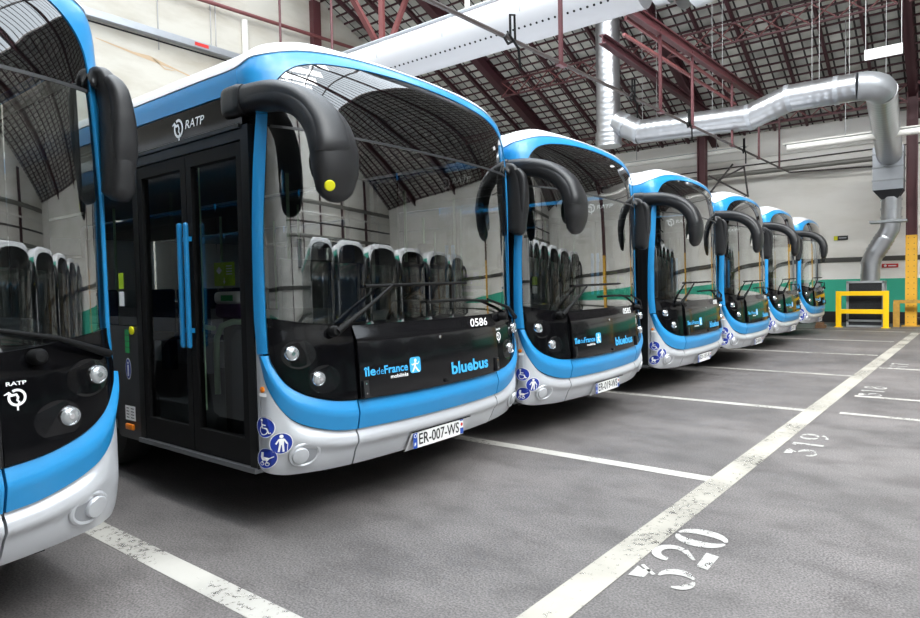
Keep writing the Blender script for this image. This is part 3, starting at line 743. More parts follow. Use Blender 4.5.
    # dashboard with binnacle
    q = MB(); prof = [(-.19, .95), (-.17, 1.19), (-.24, 1.235), (-.42, 1.23), (-.62, 1.215), (-.70, 1.15), (-.72, .42), (-.2, .42)]
    yy = np.linspace(-1.16, 1.20, 13); vs = []
    for y in yy:
        cv = -.13*(abs(y)/1.2)**4
        vs += [(x+cv, y, z) for x, z in prof]
    k = len(prof); fs = [(i*k+j, i*k+(j+1) % k, (i+1)*k+(j+1) % k, (i+1)*k+j) for i in range(12) for j in range(k)]+[tuple(range(k)), tuple(12*k+j for j in range(k))]
    q.add(vs, fs); da = q.build('dashboard', 'dash', R, True, 35)
    q = MB(); q.box(-.85, -.45, .35, 1.1, 1.2, 1.36, .06); q.build('instrument_binnacle', 'dash', da, True)
    q = MB(); vs = [(-.95+.22*math.sin(t)*.5, .70+.23*math.cos(t), 1.24+.23*math.sin(t)*.75) for t in np.linspace(0, 2*PI, 29)]; q.tube(vs, .016, 8); q.tube([(-.95, .70, 1.24), (-.72, .70, 1.1)], .03, 8)
    for t in (.5, 2.6, 4.7): q.tube([(-.95, .70, 1.24), (-.95+.22*math.sin(t)*.5, .70+.23*math.cos(t), 1.24+.23*math.sin(t)*.75)], .012, 6)
    q.build('steering_wheel', 'rubber', R, True)
    q = MB(); q.box(-1.75, -1.28, .45, .95, .85, .99, .05); q.box(-1.85, -1.70, .46, .94, .95, 1.72, .06); q.box(-1.83, -1.72, .58, .82, 1.70, 1.95, .05); q.box(-1.62, -1.45, .6, .8, .41, .87)
    q.build('driver_seat', 'seat', R, True)
    q = MB(); q.box(-2.02, -1.96, .1, 1.25, .41, 1.75); q.box(-2.02, -1.96, .95, 1.25, 1.75, 2.6); q.box(-1.96, -1.3, .08, .13, .41, 1.3); q.build('cab_partition', 'interior', R)
    # ticket validator, notice and rail just inside the door
    q = MB(); q.box(-1.28, -.96, -1.0, -.82, 1.275, 1.385, .035); tv = q.build('ticket_machine', 'purple', R, True)
    q = MB(); q.box(-1.27, -.97, -1.01, -.82, 1.375, 1.465, .03); q.build('machine_head', 'greyplastic', tv, True)
    d = Decal(); d.rect(-1.16, -1.01, 1.40, 1.44); d.build('display', 'green', tv, lambda u, v: Vector((u, -1.014, v)))
    d = Decal(); d.rect(-1.09, -.84, 1.505, 1.665); nt_ = d.build('lime_notice', 'lime', R, lambda u, v: Vector((u, -1.10, v)))
    d = Decal(); d.poly([(-1.06, 1.61), (-1.025, 1.637), (-.99, 1.61), (-1.025, 1.583)])
    for i in range(4): d.rect(-.94, -.87, 1.635-i*.018, 1.642-i*.018)
    d.strip([(-.965, 1.56), (-.965, 1.53)], .008).poly([(-.98, 1.536), (-.95, 1.536), (-.965, 1.518)])
    d.build('print_marks', 'wht', nt_, lambda u, v: Vector((u, -1.102, v)))
    q = MB(); q.tube([(-.55, -1.12, 1.27), (-.85, -1.12, 1.265), (-.98, -1.12, 1.235), (-1.05, -1.12, 1.15), (-1.06, -1.12, 1.0), (-1.06, -1.12, .76)], .020, 10); q.tube([(-1.28, -1.0, 1.2), (-1.6, -1.0, 1.22)], .018, 8)
    q.build('grab_rail', 'palegreen', R, True)
    q = MB(); q.box(-1.25, -1.0, -.96, -.84, .42, 1.29, .03); q.build('validator_post', 'trim', R, True)
    for x, y in ((-2.3, -.5), (-2.3, .45), (-4.2, -.55), (-4.2, .55), (-6.2, -.5), (-6.2, .5)):
        q = MB(); q.tube([(x, y, .41), (x, y, 2.62)], .018, 8); q.build('grab_pole', 'palegreen', R, True)
    for x in (-3.4, -4.6, -5.5, -7.4, -9.4):
        for sd in (-1, 1):
            q = MB(); y_ = sd*.85; q.box(x-.2, x+.22, y_-.22, y_+.22, .82, .90, .03); q.box(x-.26, x-.19, y_-.22, y_+.22, .85, 1.5, .03); q.box(x-.1, x+.1, y_-.06, y_+.06, .41, .83)
            q.build('passenger_seat', 'seat', R, True)
    return root
proto = make_bus()
def kidmap():
    k = {}
    for o in bpy.data.objects:
        k.setdefault(o.name, [])
        if o.parent: k.setdefault(o.parent.name, []).append(o)
    return k
kids = kidmap()
def find(root, base):
    for o in root.children_recursive:
        if o.name.split('.')[0] == base: return o
for i, (bx, by) in enumerate(BUSPOSE):
    if i == 1: continue
    b = copy_tree(proto, None, None, kids); b.location = (bx, by, 0); b.scale.z = BUSZ[i]; b['label'] = LAB[i]
    bpy.data.objects.remove(find(b, 'yellow_dot'))
    if i != 1:
        tmp = lettering('plate_number', PLATES[i], -.224, .232, .364, .444, 'blk', None, lambda u, v: Vector((S(u, .42).x+.030, S(u, .42).y, v)), .012)
        find(b, 'plate_number').data = tmp.data; bpy.data.objects.remove(tmp)
        tmp = lettering('fleet_number', FLEET[i], .395, .640, 1.150, 1.213, 'wht', None, on_surf(.030), .012)
        find(b, 'fleet_number').data = tmp.data; bpy.data.objects.remove(tmp)
# the facing row across the aisle, seen as reflections in the windscreens
KEEP = {'front_bumper', 'bumper_corner', 'lower_trim', 'front_pillar', 'roof_arch', 'windscreen', 'destination_header', 'hood_panel', 'headlight_panel', 'roof', 'roof_top', 'side_band', 'side_panel', 'side_window', 'rear_wall', 'chassis', 'wheel', 'dashboard', 'service_panel', 'door_header', 'headlight', 'driver_side_mirror', 'entrance_side_mirror', 'door_frame', 'door_leaf', 'corner_return'}
SWAP = {'front_bumper': 'white', 'bumper_corner': 'white', 'lower_trim': 'jade', 'front_pillar': 'white', 'roof_arch': 'white', 'side_band': 'jade', 'side_panel': 'white', 'corner_return': 'white', 'service_panel': 'white'}
for i in range(6):
    b = copy_tree(proto, None, KEEP, kids)
    b.name = 'facing_bus'; b.location = (9.2, 6.6+3.15*i, 0); b.rotation_euler = (0, 0, PI)
    tag(b, 'white and jade bus across the aisle, seen only mirrored in the windscreens', 'bus', 'white and jade buses facing the row')
    for c in b.children:
        k = c.name.split('.')[0]
        if k in SWAP: c.material_slots[0].link = 'OBJECT'; c.material_slots[0].material = M[SWAP[k]]

# ------------------------------------------------------------------ hall shell
XL, XR, YB, YF = -16.5, 22.0, 24.3, -18.0
EZ, SL = 6.6, .41
RY = 3.15                                    # ridge line
def rz(y): return EZ+SL*(YB-y) if y >= RY else EZ+SL*(y-YF)
RZ = rz(RY)
GY0, GY1 = -5.0, 12.4                        # glazed part either side of the ridge
def struct(o): return tag(o, kind='structure')
m = MB(); m.box(XL-.2, XR+.2, YF-.2, YB+.2, -.2, 0); struct(m.build('floor', 'floor'))
def gable(name, x0, x1):
    m = MB(); p = [(YF, 0), (YB, 0), (YB, rz(YB)), (RY, RZ), (YF, rz(YF))]
    vs = [(x, y, z) for x in (x0, x1) for y, z in p]
    m.add(vs, [(0, 1, 2, 3, 4), (9, 8, 7, 6, 5)]+[(i, 5+i, 5+(i+1) % 5, (i+1) % 5) for i in range(5)])
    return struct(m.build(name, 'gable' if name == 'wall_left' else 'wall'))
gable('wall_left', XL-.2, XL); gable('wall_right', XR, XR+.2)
m = MB(); m.box(XL, XR, YB, YB+.2, 1.42, EZ+.05); struct(m.build('wall_back', 'wall'))
m = MB(); m.box(XL, XR, YB-.01, YB+.2, 0, 1.42); struct(m.build('trim_1', 'walljade'))
m = MB(); m.box(XL, XR, YB-.03, YB-.0, 1.98, 2.13); struct(m.build('trim_2', 'band'))
m = MB(); m.box(XL, XR, YB-.12, YB-.011, 0, .36); struct(m.build('baseboard_back', 'skirt'))
m = MB(); m.box(XL, XR, YF-.2, YF, 0, EZ+.05); struct(m.build('wall_front', 'wall'))
# tiled slopes
ang = math.atan(SL)
def slope(name, y0, y1, mat='tiles'):
    ya, yb = y0, y1; ln = abs(yb-ya)/math.cos(ang)
    m = MB(); m.box(0, XR-XL+.4, 0, ln, .0, .12); o = m.build(name, mat)
    lowy = yb if yb > RY else ya
    o.location = (XL-.2, lowy, rz(lowy)); o.rotation_euler = (-ang, 0, 0) if lowy > RY else (ang, 0, 0)
    if lowy > RY:
        o.rotation_euler = (PI-ang, PI, 0) if False else (0, 0, 0)
        mat_ = Matrix.Translation((XR+.2, lowy, rz(lowy))) @ Matrix.Rotation(PI, 4, 'Z') @ Matrix.Rotation(ang, 4, 'X')
        o.matrix_world = mat_
    return struct(o)
slope('ceiling', GY1, YB); slope('ceiling', YF, GY0)
# glazed slopes
for k, (ya, yb) in enumerate(((RY, GY1), (GY0, RY))):
    m = MB(); m.add([(XL, ya, rz(ya)+.03), (XR, ya, rz(ya)+.03), (XR, yb, rz(yb)+.03), (XL, yb, rz(yb)+.03)], [(0, 1, 2, 3)])
    w = struct(m.build('window_%d' % (k+1), 'pane'))
    m = MB()
    for x in np.arange(XL+.4, XR, .65): m.bar((x, ya, rz(ya)), (x, yb, rz(yb)), .045, .07)
    for t in np.linspace(0, 1, 5): y = ya+(yb-ya)*t; m.bar((XL, y, rz(y)-.05), (XR, y, rz(y)-.05), .08, .14)
    m.build('glazing_bars', 'bar', w)
# rafters: main frames and common rafters
FR = [-12.85, -6.98, -1.1, 4.78, 10.65, 16.5]
def rafter(x, main):
    m = MB(); a = (x, YB-.15, rz(YB-.15)-(.22 if main else .07)); b = (x, RY+.12, RZ-(.27 if main else .07))
    if main: m.ibeam(a, b, .24, .42, .03)
    else: m.bar(a, (x, GY1, rz(GY1)-.07), .075, .13)
    o = m.build('main_rafter' if main else 'roof_rafter', 'steeldark')
    return o
NMR = {-12.85: 'deep dark red roof rafter nearest the left gable wall', -6.98: 'deep dark red roof rafter above the column behind the fourth bus', -1.1: 'deep dark red roof rafter above the yellow-footed column'}
for x in FR:
    o = rafter(x, True); tag(o, NMR.get(x, 'deep dark red roof rafter over the far side of the aisle'), 'rafter', 'main roof rafters')
    m = MB(); m.ibeam((x, RY-.12, RZ-.27), (x, YF+.1, rz(YF+.1)-.22), .24, .42, .03)
    tag(m.build('main_rafter', 'steeldark'), 'deep dark red roof rafter behind the photographer', 'rafter', 'rafters behind the photographer')
for x in np.arange(FR[0]-.98*3, XR, .979):
    if min(abs(x-f) for f in FR) < .2 or x < XL+.1: continue
    o = rafter(float(x), False); tag(o, 'thin dark rafter under the grey roof tiles', 'rafter', 'thin roof rafters')
# tile battens belong to the roof
m = MB(); n = int((YB-GY1)/.337)
for i in range(n):
    y = YB-.17-.337*i; m.bar((XL, y, rz(y)-.02), (XR, y, rz(y)-.02), .042, .045)
struct(m.build('trim_3', 'steeldark'))
# lattice purlins
def lattice(y, dz, xa, xb, label):
    e = empty('lattice_girder', (xa, y, rz(y)-dz), label, 'girder', 'lattice roof girders')
    h = .52; L_ = xb-xa
    for nm, z in (('top_chord', 0), ('bottom_chord', -h)):
        m = MB(); m.bar((0, 0, z), (L_, 0, z), .07, .05); m.build(nm, 'steelred', e)
    m = MB(); k = int(L_/.62)
    for i in range(k):
        a = L_*i/k; b = L_*(i+1)/k
        m.bar((a, -.015, 0), (b, -.015, -h), .025, .03); m.bar((a, .015, -h), (b, .015, 0), .025, .03)
    m.build('lacing_bars', 'pinkred', e)
    return e
for a, b, t in ((-12.75, -7.1, 'between the two left frames'), (-6.85, -1.22, 'above the long duct'), (-1.0, 4.68, 'at the right edge above the yellow-footed column')):
    lattice(18.9, .25, a, b, 'dark red lattice girder under the tiled roof, '+t)
    lattice(22.6, .30, a, b, 'dark red lattice girder low under the eave, '+t)
# columns
def column(x, y, top, label, yel=2.68):
    e = empty('steel_column', (x, y, 0), label, 'column', 'steel columns at the back wall')
    m = MB(); m.bar((-.12, 0, yel), (-.12, 0, top), .03, .30, (0, 1, 0)); m.bar((.12, 0, yel), (.12, 0, top), .03, .30, (0, 1, 0)); m.bar((0, 0, yel), (0, 0, top), .24, .03, (0, 1, 0)); m.build('shaft', 'steelred', e)
    m = MB(); m.box(-.14, .14, -.15, .15, 0, yel); f = m.build('yellow_foot', 'yellowcol', e)
    m = MB()
    for i in range(16):
        for s in (-1, 1): m.lathe([(.014, 0), (.012, .008), (0, .011)], (s*.07, -.15, .12+i*.165), (0, -1, 0), 8)
    m.build('rivets', 'rivet', f)
    m = MB(); m.box(-.22, .22, -.22, .22, 0, .03); m.build('base_plate', 'rust', e)
    return e
CY = 23.0
column(-12.85, CY, rz(CY)-.3, 'dark red steel column farthest left, hidden low by the buses')
column(-7.12, CY, rz(CY)-.3, 'dark red steel column rising behind the fourth bus')
column(-1.12, CY, rz(CY)-.3, 'dark red steel column with yellow riveted foot by the guard rail')
column(4.78, CY, rz(CY)-.3, 'steel column outside the frame on the right', 2.68)
# bracket on the middle column
m = MB()
m.bar((-6.9, CY, 5.1), (-5.6, CY, 4.25), .06, .06); m.bar((-6.9, CY, 4.55), (-5.7, CY, 4.25), .05, .05); m.bar((-6.6, CY, 4.9), (-5.75, CY, 5.25), .05, .05); m.bar((-5.75, CY, 5.3), (-5.62, CY, 4.25), .05, .05); m.bar((-6.95, CY, 4.4), (-6.1, CY, 5.4), .05, .05)
tag(m.build('pipe_bracket', 'darkpipe'), 'dark triangular steel pipe bracket on the column behind the fourth bus', 'bracket')
# king-post struts near the left gable
for k, (a, b, t) in enumerate((((-12.85, 11.0, 10.3), (-12.85, 12.9, 8.25), 'leaning left'), ((-12.85, 13.13, 10.8), (-12.85, 13.11, 8.25), 'standing upright'), ((-12.85, 14.4, 10.4), (-12.85, 13.35, 8.25), 'leaning right'))):
    m = MB(); m.bar(a, b, .16, .10); tag(m.build('truss_strut', 'pinkred'), 'faded red truss strut by the left gable, '+t, 'strut', 'truss struts by the left gable')
m = MB(); m.bar((-16.4, 13.1, 8.15), (-7, 13.1, 8.3), .12, .2); tag(m.build('truss_tie', 'steelred'), 'dark red horizontal tie beam above the white perforated duct', 'beam')
# red beams along the row
m = MB(); m.ibeam((-4.5, 10.6, 6.15), (-4.5, 20.2, 6.62), .12, .20, .025); tag(m.build('hanger_beam', 'steelred'), 'dark red steel beam carrying the cable rail hangers', 'beam')
m = MB(); m.ibeam((-6.5, 13.8, 7.05), (-6.5, 21.8, 6.9), .16, .22, .03); tag(m.build('tie_beam', 'steeldark'), 'dark red steel beam running down beside the vertical spiral duct', 'beam')
m = MB(); m.bar((-4.6, 10.7, 6.05), (-4.9, 18.6, 6.55), .05, .06); m.bar((-5.2, 12, 6.3), (-4.6, 17.6, 6.0), .06, .05); tag(m.build('brace_bar', 'pinkred'), 'thin faded red brace bar below the dark red hanger beam', 'brace')
# cable rail with hangers and looped cables
rail = lambda y: 4.53+(y-5.3)*.0262
m = MB(); m.tube([(-4.5, 4.4, rail(4.4)), (-4.5, 23.7, rail(23.7)), (-4.2, 23.9, 5.02), (-1.35, 23.9, 4.90)], .028, 8)
tag(m.build('cable_rail', 'darkpipe', None, True), 'long thin cable rail hung diagonally above the bus fronts', 'rail')
for k, y in enumerate((8.2, 12.05, 13.9, 16.9, 19.6, 22.2)):
    top = 6.15+(y-10.6)*.049 if y > 10.6 else rz(y)-.4 if y > GY1 else rz(8)-4
    if y == 8.2: top = 7.6
    m = MB(); m.bar((-4.5, y, rail(y)), (-4.5, y, top), .05, .05); m.bar((-4.5, y-.1, rail(y)-.02), (-4.5, y+.1, rail(y)-.02), .08, .04)
    tag(m.build('rail_hanger', 'steelred'), ['first and nearest', 'second', 'third', 'fourth', 'fifth', 'sixth and farthest'][k]+' upright hanger rod of the diagonal cable rail', 'hanger', 'cable rail hangers')
for k, y in enumerate((6.9, 10.7, 13.6, 17.9)):
    z = rail(y); m = MB()
    m.tube([(-4.47, y-.05, z), (-4.47, y-.05, z+.28), (-4.47, y+.05, z+.31), (-4.47, y+.06, z), (-4.46, y-.12, z-.10), (-4.44, y-.24, z-.06), (-4.44, y-.14, z+.02), (-4.45, y+.1, z-.1), (-4.47, y+.17, z-.33)], .017, 8)
    tag(m.build('hanging_cable', 'rubber', None, True), 'black looped charging cable, %s along the cable rail from the camera' % ['first', 'second', 'third', 'fourth'][k], 'cable', 'looped cables on the cable rail')

# ------------------------------------------------------------------ ducts
def spiral(mb, a, b, r, pitch=.16, n=36, seg=None):
    a = Vector(a); b = Vector(b); L_ = (b-a).length; k = max(4, int(L_/pitch)*4)
    rs = []; pts = []
    for i in range(k+1):
        pts.append(a.lerp(b, i/k)); rs.append(r+(.006 if i % 4 == 0 else 0))
    mb.tube(pts, rs, n)
def elbow(mb, c0, d0, d1, r, rad, k=5, n=36):
    # gored elbow from point c0 heading d0 turning to d1
    d0 = Vector(d0).normalized(); d1 = Vector(d1).normalized(); ax = d0.cross(d1); an = math.acos(max(-1, min(1, d0.dot(d1)))); ax.normalize()
    toc = ax.cross(d0).normalized(); ctr = Vector(c0)+toc*rad; pts = []
    for i in range(k+1): pts.append(ctr+Matrix.Rotation(an*i/k, 3, ax) @ (-toc*rad))
    mb.tube(pts, r, n); return pts[-1]
def collar(mb, c, d, r, w=.06):
    d = Vector(d).normalized(); c = Vector(c); mb.tube([c-d*w/2, c+d*w/2], r+.015, 36)
# white perforated duct
DY, DZ, DR = 10.0, 6.25, .42
e = empty('perforated_duct', (-3.8, DY, DZ), 'large white perforated air duct hung above the second and third buses', 'duct')
m = MB(); pts = []; m.tube([(-12.2+i*.4, 0, 0) for i in range(31)], DR, 40); m.build('fabric_tube', 'fabric', e, True)
dh = Decal()
a = math.radians(-42); hole = None
for i in range(98):
    if hole is None:
        m = MB(); m.lathe([(.022, -.01), (.022, .003), (0, .003)], (0, -DR*math.cos(a), DR*math.sin(a)), (0, -math.cos(a), math.sin(a)), 8); hole = m.build('air_hole', 'hole', e); hc = hole
    else:
        hc = hole.copy(); COL.objects.link(hc)
    hc.location.x = -.3-i*.12
for i in range(7):
    m = MB(); x = -.5-i*1.75
    m.tube([(x, -DR*math.cos(t)*1.01, DR*math.sin(t)*1.01) for t in np.linspace(-.1, PI*.7, 16)], .009, 6); m.build('hoop_strap', 'frame', e)
m = MB(); collar(m, (.1, 0, 0), (1, 0, 0), DR, .2); m.tube([(-.02, 0, 0), (.45, 0, 0)], DR-.01, 36); collar(m, (.4, 0, 0), (1, 0, 0), DR, .05); m.build('metal_collar', 'galv', e, True)
m = MB(); m.tube([(.40, 0, 0), (.55, 0, -.05)], [DR+.02, .56], 36); end = elbow(m, (.55, 0, -.05), (1, 0, 0), (.30, -.70, .65), .56, .78, 6); spiral(m, end, end+Vector((.30, -.70, .65)).normalized()*3.4, .56); m.build('elbow', 'galv', e, True)
m = MB(); m.tube([(-12, .0, DR+.10), (.1, 0, DR+.10)], .035, 10); m.build('hanging_rail', 'galvflat', e, True)
for k in range(4):
    m = MB(); m.tube([(-5.6-1.9*k-2*(k > 1), DY, DZ+DR+.1), (-5.6-1.9*k-2*(k > 1), DY, rz(DY)-.1)], .03 if k != 1 else .05, 8)
    tag(m.build('duct_hanger', 'batten' if k == 1 else 'steelred'), 'upright hanger rod of the white perforated duct, %s from the right' % ['first', 'second', 'third', 'fourth'][k], 'hanger', 'hanger rods of the white duct')
# galvanised duct run
GY = 17.0; gr = .31
e = empty('spiral_duct', (-7.85, GY, 4.9), 'long galvanised spiral duct running from the upright pipe to the filter box', 'duct')
o0 = Vector((-7.85, GY, 4.9))
m = MB(); spiral(m, (0, 0, .78), (0, 0, 4.3), gr+.02); spiral(m, (0, 0, .40), (0, 0, .78), gr+.05, .1); m.build('upright_pipe', 'galv', e, True)
def seg(name, a, b, r=gr): m = MB(); spiral(m, Vector(a)-o0, Vector(b)-o0, r); return m.build(name, 'galv', e, True)
p1 = (-7.6, GY, 5.95); p2 = (-6.95, GY, 5.57); p3 = (-4.12, GY, 5.47); p4 = (-3.24, GY, 5.76); p5 = (-1.85, GY, 5.75)
seg('branch_pipe', p1, p2); seg('main_pipe', p2, p3); seg('rising_pipe', p3, p4); seg('upper_pipe', p4, p5)
for q, dd in ((p2, (.9, 0, -.3)), (p3, (1, 0, .15)), (p4, (1, 0, .15)), ((-2.25, GY, 5.75), (1, 0, 0)), ((-7.35, GY, 5.8), (.86, 0, -.5))):
    m = MB(); collar(m, Vector(q)-o0, dd, gr, .10); m.build('joint_collar', 'galvflat', e, True)
m = MB(); dn = Vector((.0, 5.2, -.98)).normalized(); en = elbow(m, Vector(p5)-o0, (1, 0, 0), dn, gr+.005, .42, 4); m.build('end_elbow', 'galvflat', e, True)
p6 = en+o0; p7 = Vector((-1.62, 22.35, 4.95))
seg('down_pipe', p6, p7, gr)
# filter box assembly
e = empty('extract_unit', (-1.62, 22.5, 0), 'galvanised extract chute and grey grille box standing behind the yellow guard', 'ventilation unit')
m = MB(); m.box(-.40, .34, -.36, .36, 3.98, 5.22); bx = m.build('plenum_box', 'galvflat', e)
m = MB()
for z in (4.25, 4.62, 5.0): m.box(-.415, .355, -.375, .375, z-.02, z+.02)
m.build('box_ribs', 'frame', bx)
m = MB(); vs = [(x, y, 3.98) for x, y in ((-.40, -.36), (.34, -.36), (.34, .36), (-.40, .36))]+[(x, y, 3.72) for x, y in ((-.2, -.2), (.2, -.2), (.2, .2), (-.2, .2))]
m.add(vs, [(0, 1, 5, 4), (1, 2, 6, 5), (2, 3, 7, 6), (3, 0, 4, 7)]); m.build('hopper', 'grille', e)
m = MB(); m.tube([(.03, 0, 3.78), (.03, 0, 3.06)], .25, 32)
for z in (3.7, 3.45, 3.2): m.tube([(.03, 0, z-.02), (.03, 0, z+.02)], .275, 32)
m.build('round_spigot', 'galv', e, True)
m = MB(); m.box(-.48, .42, -.3, .3, 3.05, 3.11); m.build('support_shelf', 'frame', e)
m = MB(); pts = [(.02, 0, 3.05), (.0, 0, 2.86), (-.12, 0, 2.62), (-.40, 0, 2.10), (-.47, 0, 1.88), (-.48, 0, 1.36)]
dense = []; rr = []
for i in range(len(pts)-1):
    for k in range(10):
        dense.append(Vector(pts[i]).lerp(Vector(pts[i+1]), k/10)); rr.append(.25+(.022 if (k % 2 == 0 and i in (2,)) else 0))
dense.append(Vector(pts[-1])); rr.append(.25)
m.tube(dense, rr, 32); m.tube([(-.48, 0, 1.5), (-.48, 0, 1.56)], .255, 32); m.tube([(-.47, 0, 1.86), (-.47, 0, 1.92)], .255, 32); m.build('flexible_elbow', 'galv', e, True, 60)
m = MB(); m.box(-1.05, -.10, -.30, .45, 0, .05); m.box(-1.05, -.10, -.33, .45, 1.30, 1.36)
for x in (-1.05, -.16): m.box(x, x+.06, -.33, -.27, .0, 1.34); m.box(x, x+.06, .38, .44, 0, 1.34)
m.box(-1.05, -.10, -.33, -.28, .16, .22); m.build('box_frame', 'frame', e)
m = MB(); m.box(-1.0, -.15, -.27, .42, .05, 1.31); gb = m.build('filter_box', 'grille', e)
m = MB()
for i in range(24): m.box(-.98, -.17, -.29, -.27, .26+i*.043, .272+i*.043)
m.build('louvre_slats', 'greypanel', gb)
# yellow guard
e = empty('guard_barrier', (-2.25, 21.95, 0), 'bright yellow tubular guard barrier in front of the grille box', 'barrier')
for x in (-.59, .59):
    m = MB(); m.box(x-.07, x+.07, -.05, .05, 0, 1.07, .01); pp = m.build('post', 'guard', e)
    m = MB(); m.box(x-.11, x+.11, -.09, .09, 0, .015); m.build('foot_plate', 'guard', pp)
for nm, z in (('top_rail', 1.0), ('middle_rail', .47)):
    m = MB(); m.box(-.62, .62, -.045, .045, z-.065, z+.065, .01); m.build(nm, 'guard', e)
# rusty bench rail at the right
e = empty('rusty_rail', (-.9, 22.6, 0), 'rusty yellow rail frame on the right beside the riveted column', 'rail')
m = MB(); m.bar((-.62, -.05, .74), (2.4, -.05, .74), .10, .09); m.build('rail', 'rust', e)
for x in (-.55, 2.3):
    m = MB(); m.bar((x, -.05, 0), (x, -.05, .70), .16, .12, (0, 1, 0)); m.build('leg', 'rust', e)
m = MB(); m.box(-1.1, 1.6, YB-.75, YB-.25, .0, .22, .05); m.box(-.9, 1.5, YB-.72, YB-.28, .22, .42, .08)
tag(m.build('pipe_stack', 'greypanel', None, True), 'low grey covered bundle on the floor behind the rusty rail', 'bundle')
m = MB(); m.box(-3.35, -3.1, 21.2, 21.6, 0, .1, .01); m.box(-3.33, -3.15, 21.22, 21.55, .1, .17, .01)
tag(m.build('wooden_block', 'wood'), 'brown wooden block on the floor beside the farthest bus', 'block')

# ------------------------------------------------------------------ back wall fittings
def run(name, pts, r, mat, label, cat, n=12, group=None):
    m = MB(); m.tube(pts, r, n); return tag(m.build(name, mat, None, True), label, cat, group)
run('heating_pipe', [(-14, 23.85, 5.15), (-2.05, 23.85, 5.17)], .085, 'greypipe', 'thick grey heating pipe along the back wall', 'pipe')
run('conduit', [(-14, YB-.024, 5.42), (-.0, YB-.024, 5.56), (3, YB-.024, 5.56)], .022, 'darkpipe', 'thin dark conduit just above the thick grey wall pipe', 'pipe')
run('conduit', [(-9.2, YB-.033, 5.74), (4, YB-.033, 5.74)], .03, 'batten', 'pale thin conduit below the fluorescent battens', 'pipe')
def batten(xa, xb, y, z, label):
    e = empty('light_batten', ((xa+xb)/2, y, z), label, 'light fitting', 'fluorescent battens at the back wall'); L_ = (xb-xa)/2
    m = MB(); m.box(-L_, L_, -.06, .06, .03, .08, .01); m.build('housing', 'frame', e)
    m = MB(); m.box(-L_-.05, L_+.05, -.10, .10, .08, .11, .005); m.build('reflector', 'batten', e)
    m = MB(); m.tube([(-L_+.05, -.02, -.02), (L_-.05, -.02, -.02)], .085, 12); m.build('tube', 'batten', e, True)
    for x in (-L_*.6, L_*.6):
        m = MB(); m.tube([(x, 0, .1), (x, 0, rz(y)-z-.02)], .012, 6); m.build('suspension_rod', 'wire', e)
batten(-10.6, -5.75, 23.3, 5.92, 'white fluorescent batten left of the dark red column behind the fourth bus')
batten(-3.9, 3.4, 20.0, 5.16, 'white fluorescent batten passing in front of the plenum box')
m = MB(); m.box(-3.28, -2.88, YB-.035, YB-.005, 2.70, 2.84); sg = tag(m.build('wall_sign', 'blk'), 'small black wall sign with yellow end left of the chute', 'sign')
m = MB(); m.box(-3.28, -3.17, YB-.04, YB-.03, 2.70, 2.84); m.build('yellow_end', 'yellow', sg)
lettering('lettering', 'SECOURS', -3.15, -2.91, 2.745, 2.795, 'yellow', sg, lambda u, v: Vector((u, YB-.038, v))) if False else None
d = Decal(); d.rect(-3.14, -2.92, 2.75, 2.79); d.build('pale_line', 'frame', sg, lambda u, v: Vector((u, YB-.038, v)))
m = MB(); m.box(-1.95, -1.52, YB-.035, YB-.005, 1.76, 1.88); sg = tag(m.build('wall_sign', 'red'), 'small red wall sign right of the chute', 'sign')
d = Decal(); d.disc(-1.86, 1.82, .04, 16).rect(-1.78, -1.57, 1.80, 1.83); d.build('white_mark', 'wht', sg, lambda u, v: Vector((u, YB-.038, v)))
# suspended white sign
e = empty('hanging_sign', (-1.28, 16, 6.1), 'blank white sign panel hung on two wires below the roof at upper right', 'sign')
m = MB(); m.box(-.33, .33, -.03, .03, -.09, .12, .005); m.build('panel', 'wht', e)
for x in (-.31, .31):
    m = MB(); m.tube([(x, 0, .12), (x, 0, rz(16)-6.1-.1)], .008, 6); m.build('wire', 'wire', e)
# duct wires
for k, (x, y) in enumerate(((-6.85, 17), (-6.45, 17), (-5.0, 17), (-4.75, 17), (-2.75, 17), (-2.6, 17), (-2.0, 17), (-1.4, 18.2))):
    z = 6.0 if x > -3.3 else 5.8
    m = MB(); m.tube([(x, y, z), (x, y, rz(y)-.05)], .007, 6)
    tag(m.build('duct_wire', 'wire'), 'thin steel hanger wire holding the long spiral duct, %s from the left' % ['first', 'second', 'third', 'fourth', 'fifth', 'sixth', 'seventh', 'eighth'][k], 'wire', 'hanger wires of the spiral duct')

# ------------------------------------------------------------------ left gable fittings
WX = XL+.12
e = empty('cable_tray', (WX, 4, 8.05), 'long grey cable tray on the white gable wall above the buses', 'cable tray')
m = MB(); m.box(-.08, .10, -2, 8.2, -.02, .16, .01); m.build('tray', 'galvflat', e)
m = MB(); m.box(.102, .108, 5.45, 5.85, .03, .12); m.build('red_mark', 'red', e)
m = MB(); m.tube([(.08, -2, -.14), (.08, 7.6, -.14)], .02, 6); m.build('cable', 'rubber', e)
run('fire_pipe', [(WX+.1, 2, 9.05), (WX+.1, 16.2, 9.62)], .055, 'pinkred', 'faded red pipe crossing the white gable wall', 'pipe')
run('down_pipe', [(XL+.085, 11.1, 8.3), (XL+.085, 11.1, 9.28)], .09, 'batten', 'short white upright pipe on the gable wall below the red pipe', 'pipe')
m = MB(); m.box(XL, XL+.2, 13.55, 13.85, 0, rz(13.9)-.2); tag(m.build('wall_post', 'steelred'), 'dark red steel post set in the white gable wall', 'post')
for k, (y, z0) in enumerate(((8.55, 7.75), (10.05, 8.2), (10.2, 8.2))):
    run('wall_wire', [(XL+.03, y, z0), (XL+.03, y, rz(y)-1)], .015, 'wire', 'thin upright line on the white gable wall, %s from the left' % ['first', 'second', 'third'][k], 'wire', 6, 'upright lines on the gable wall')
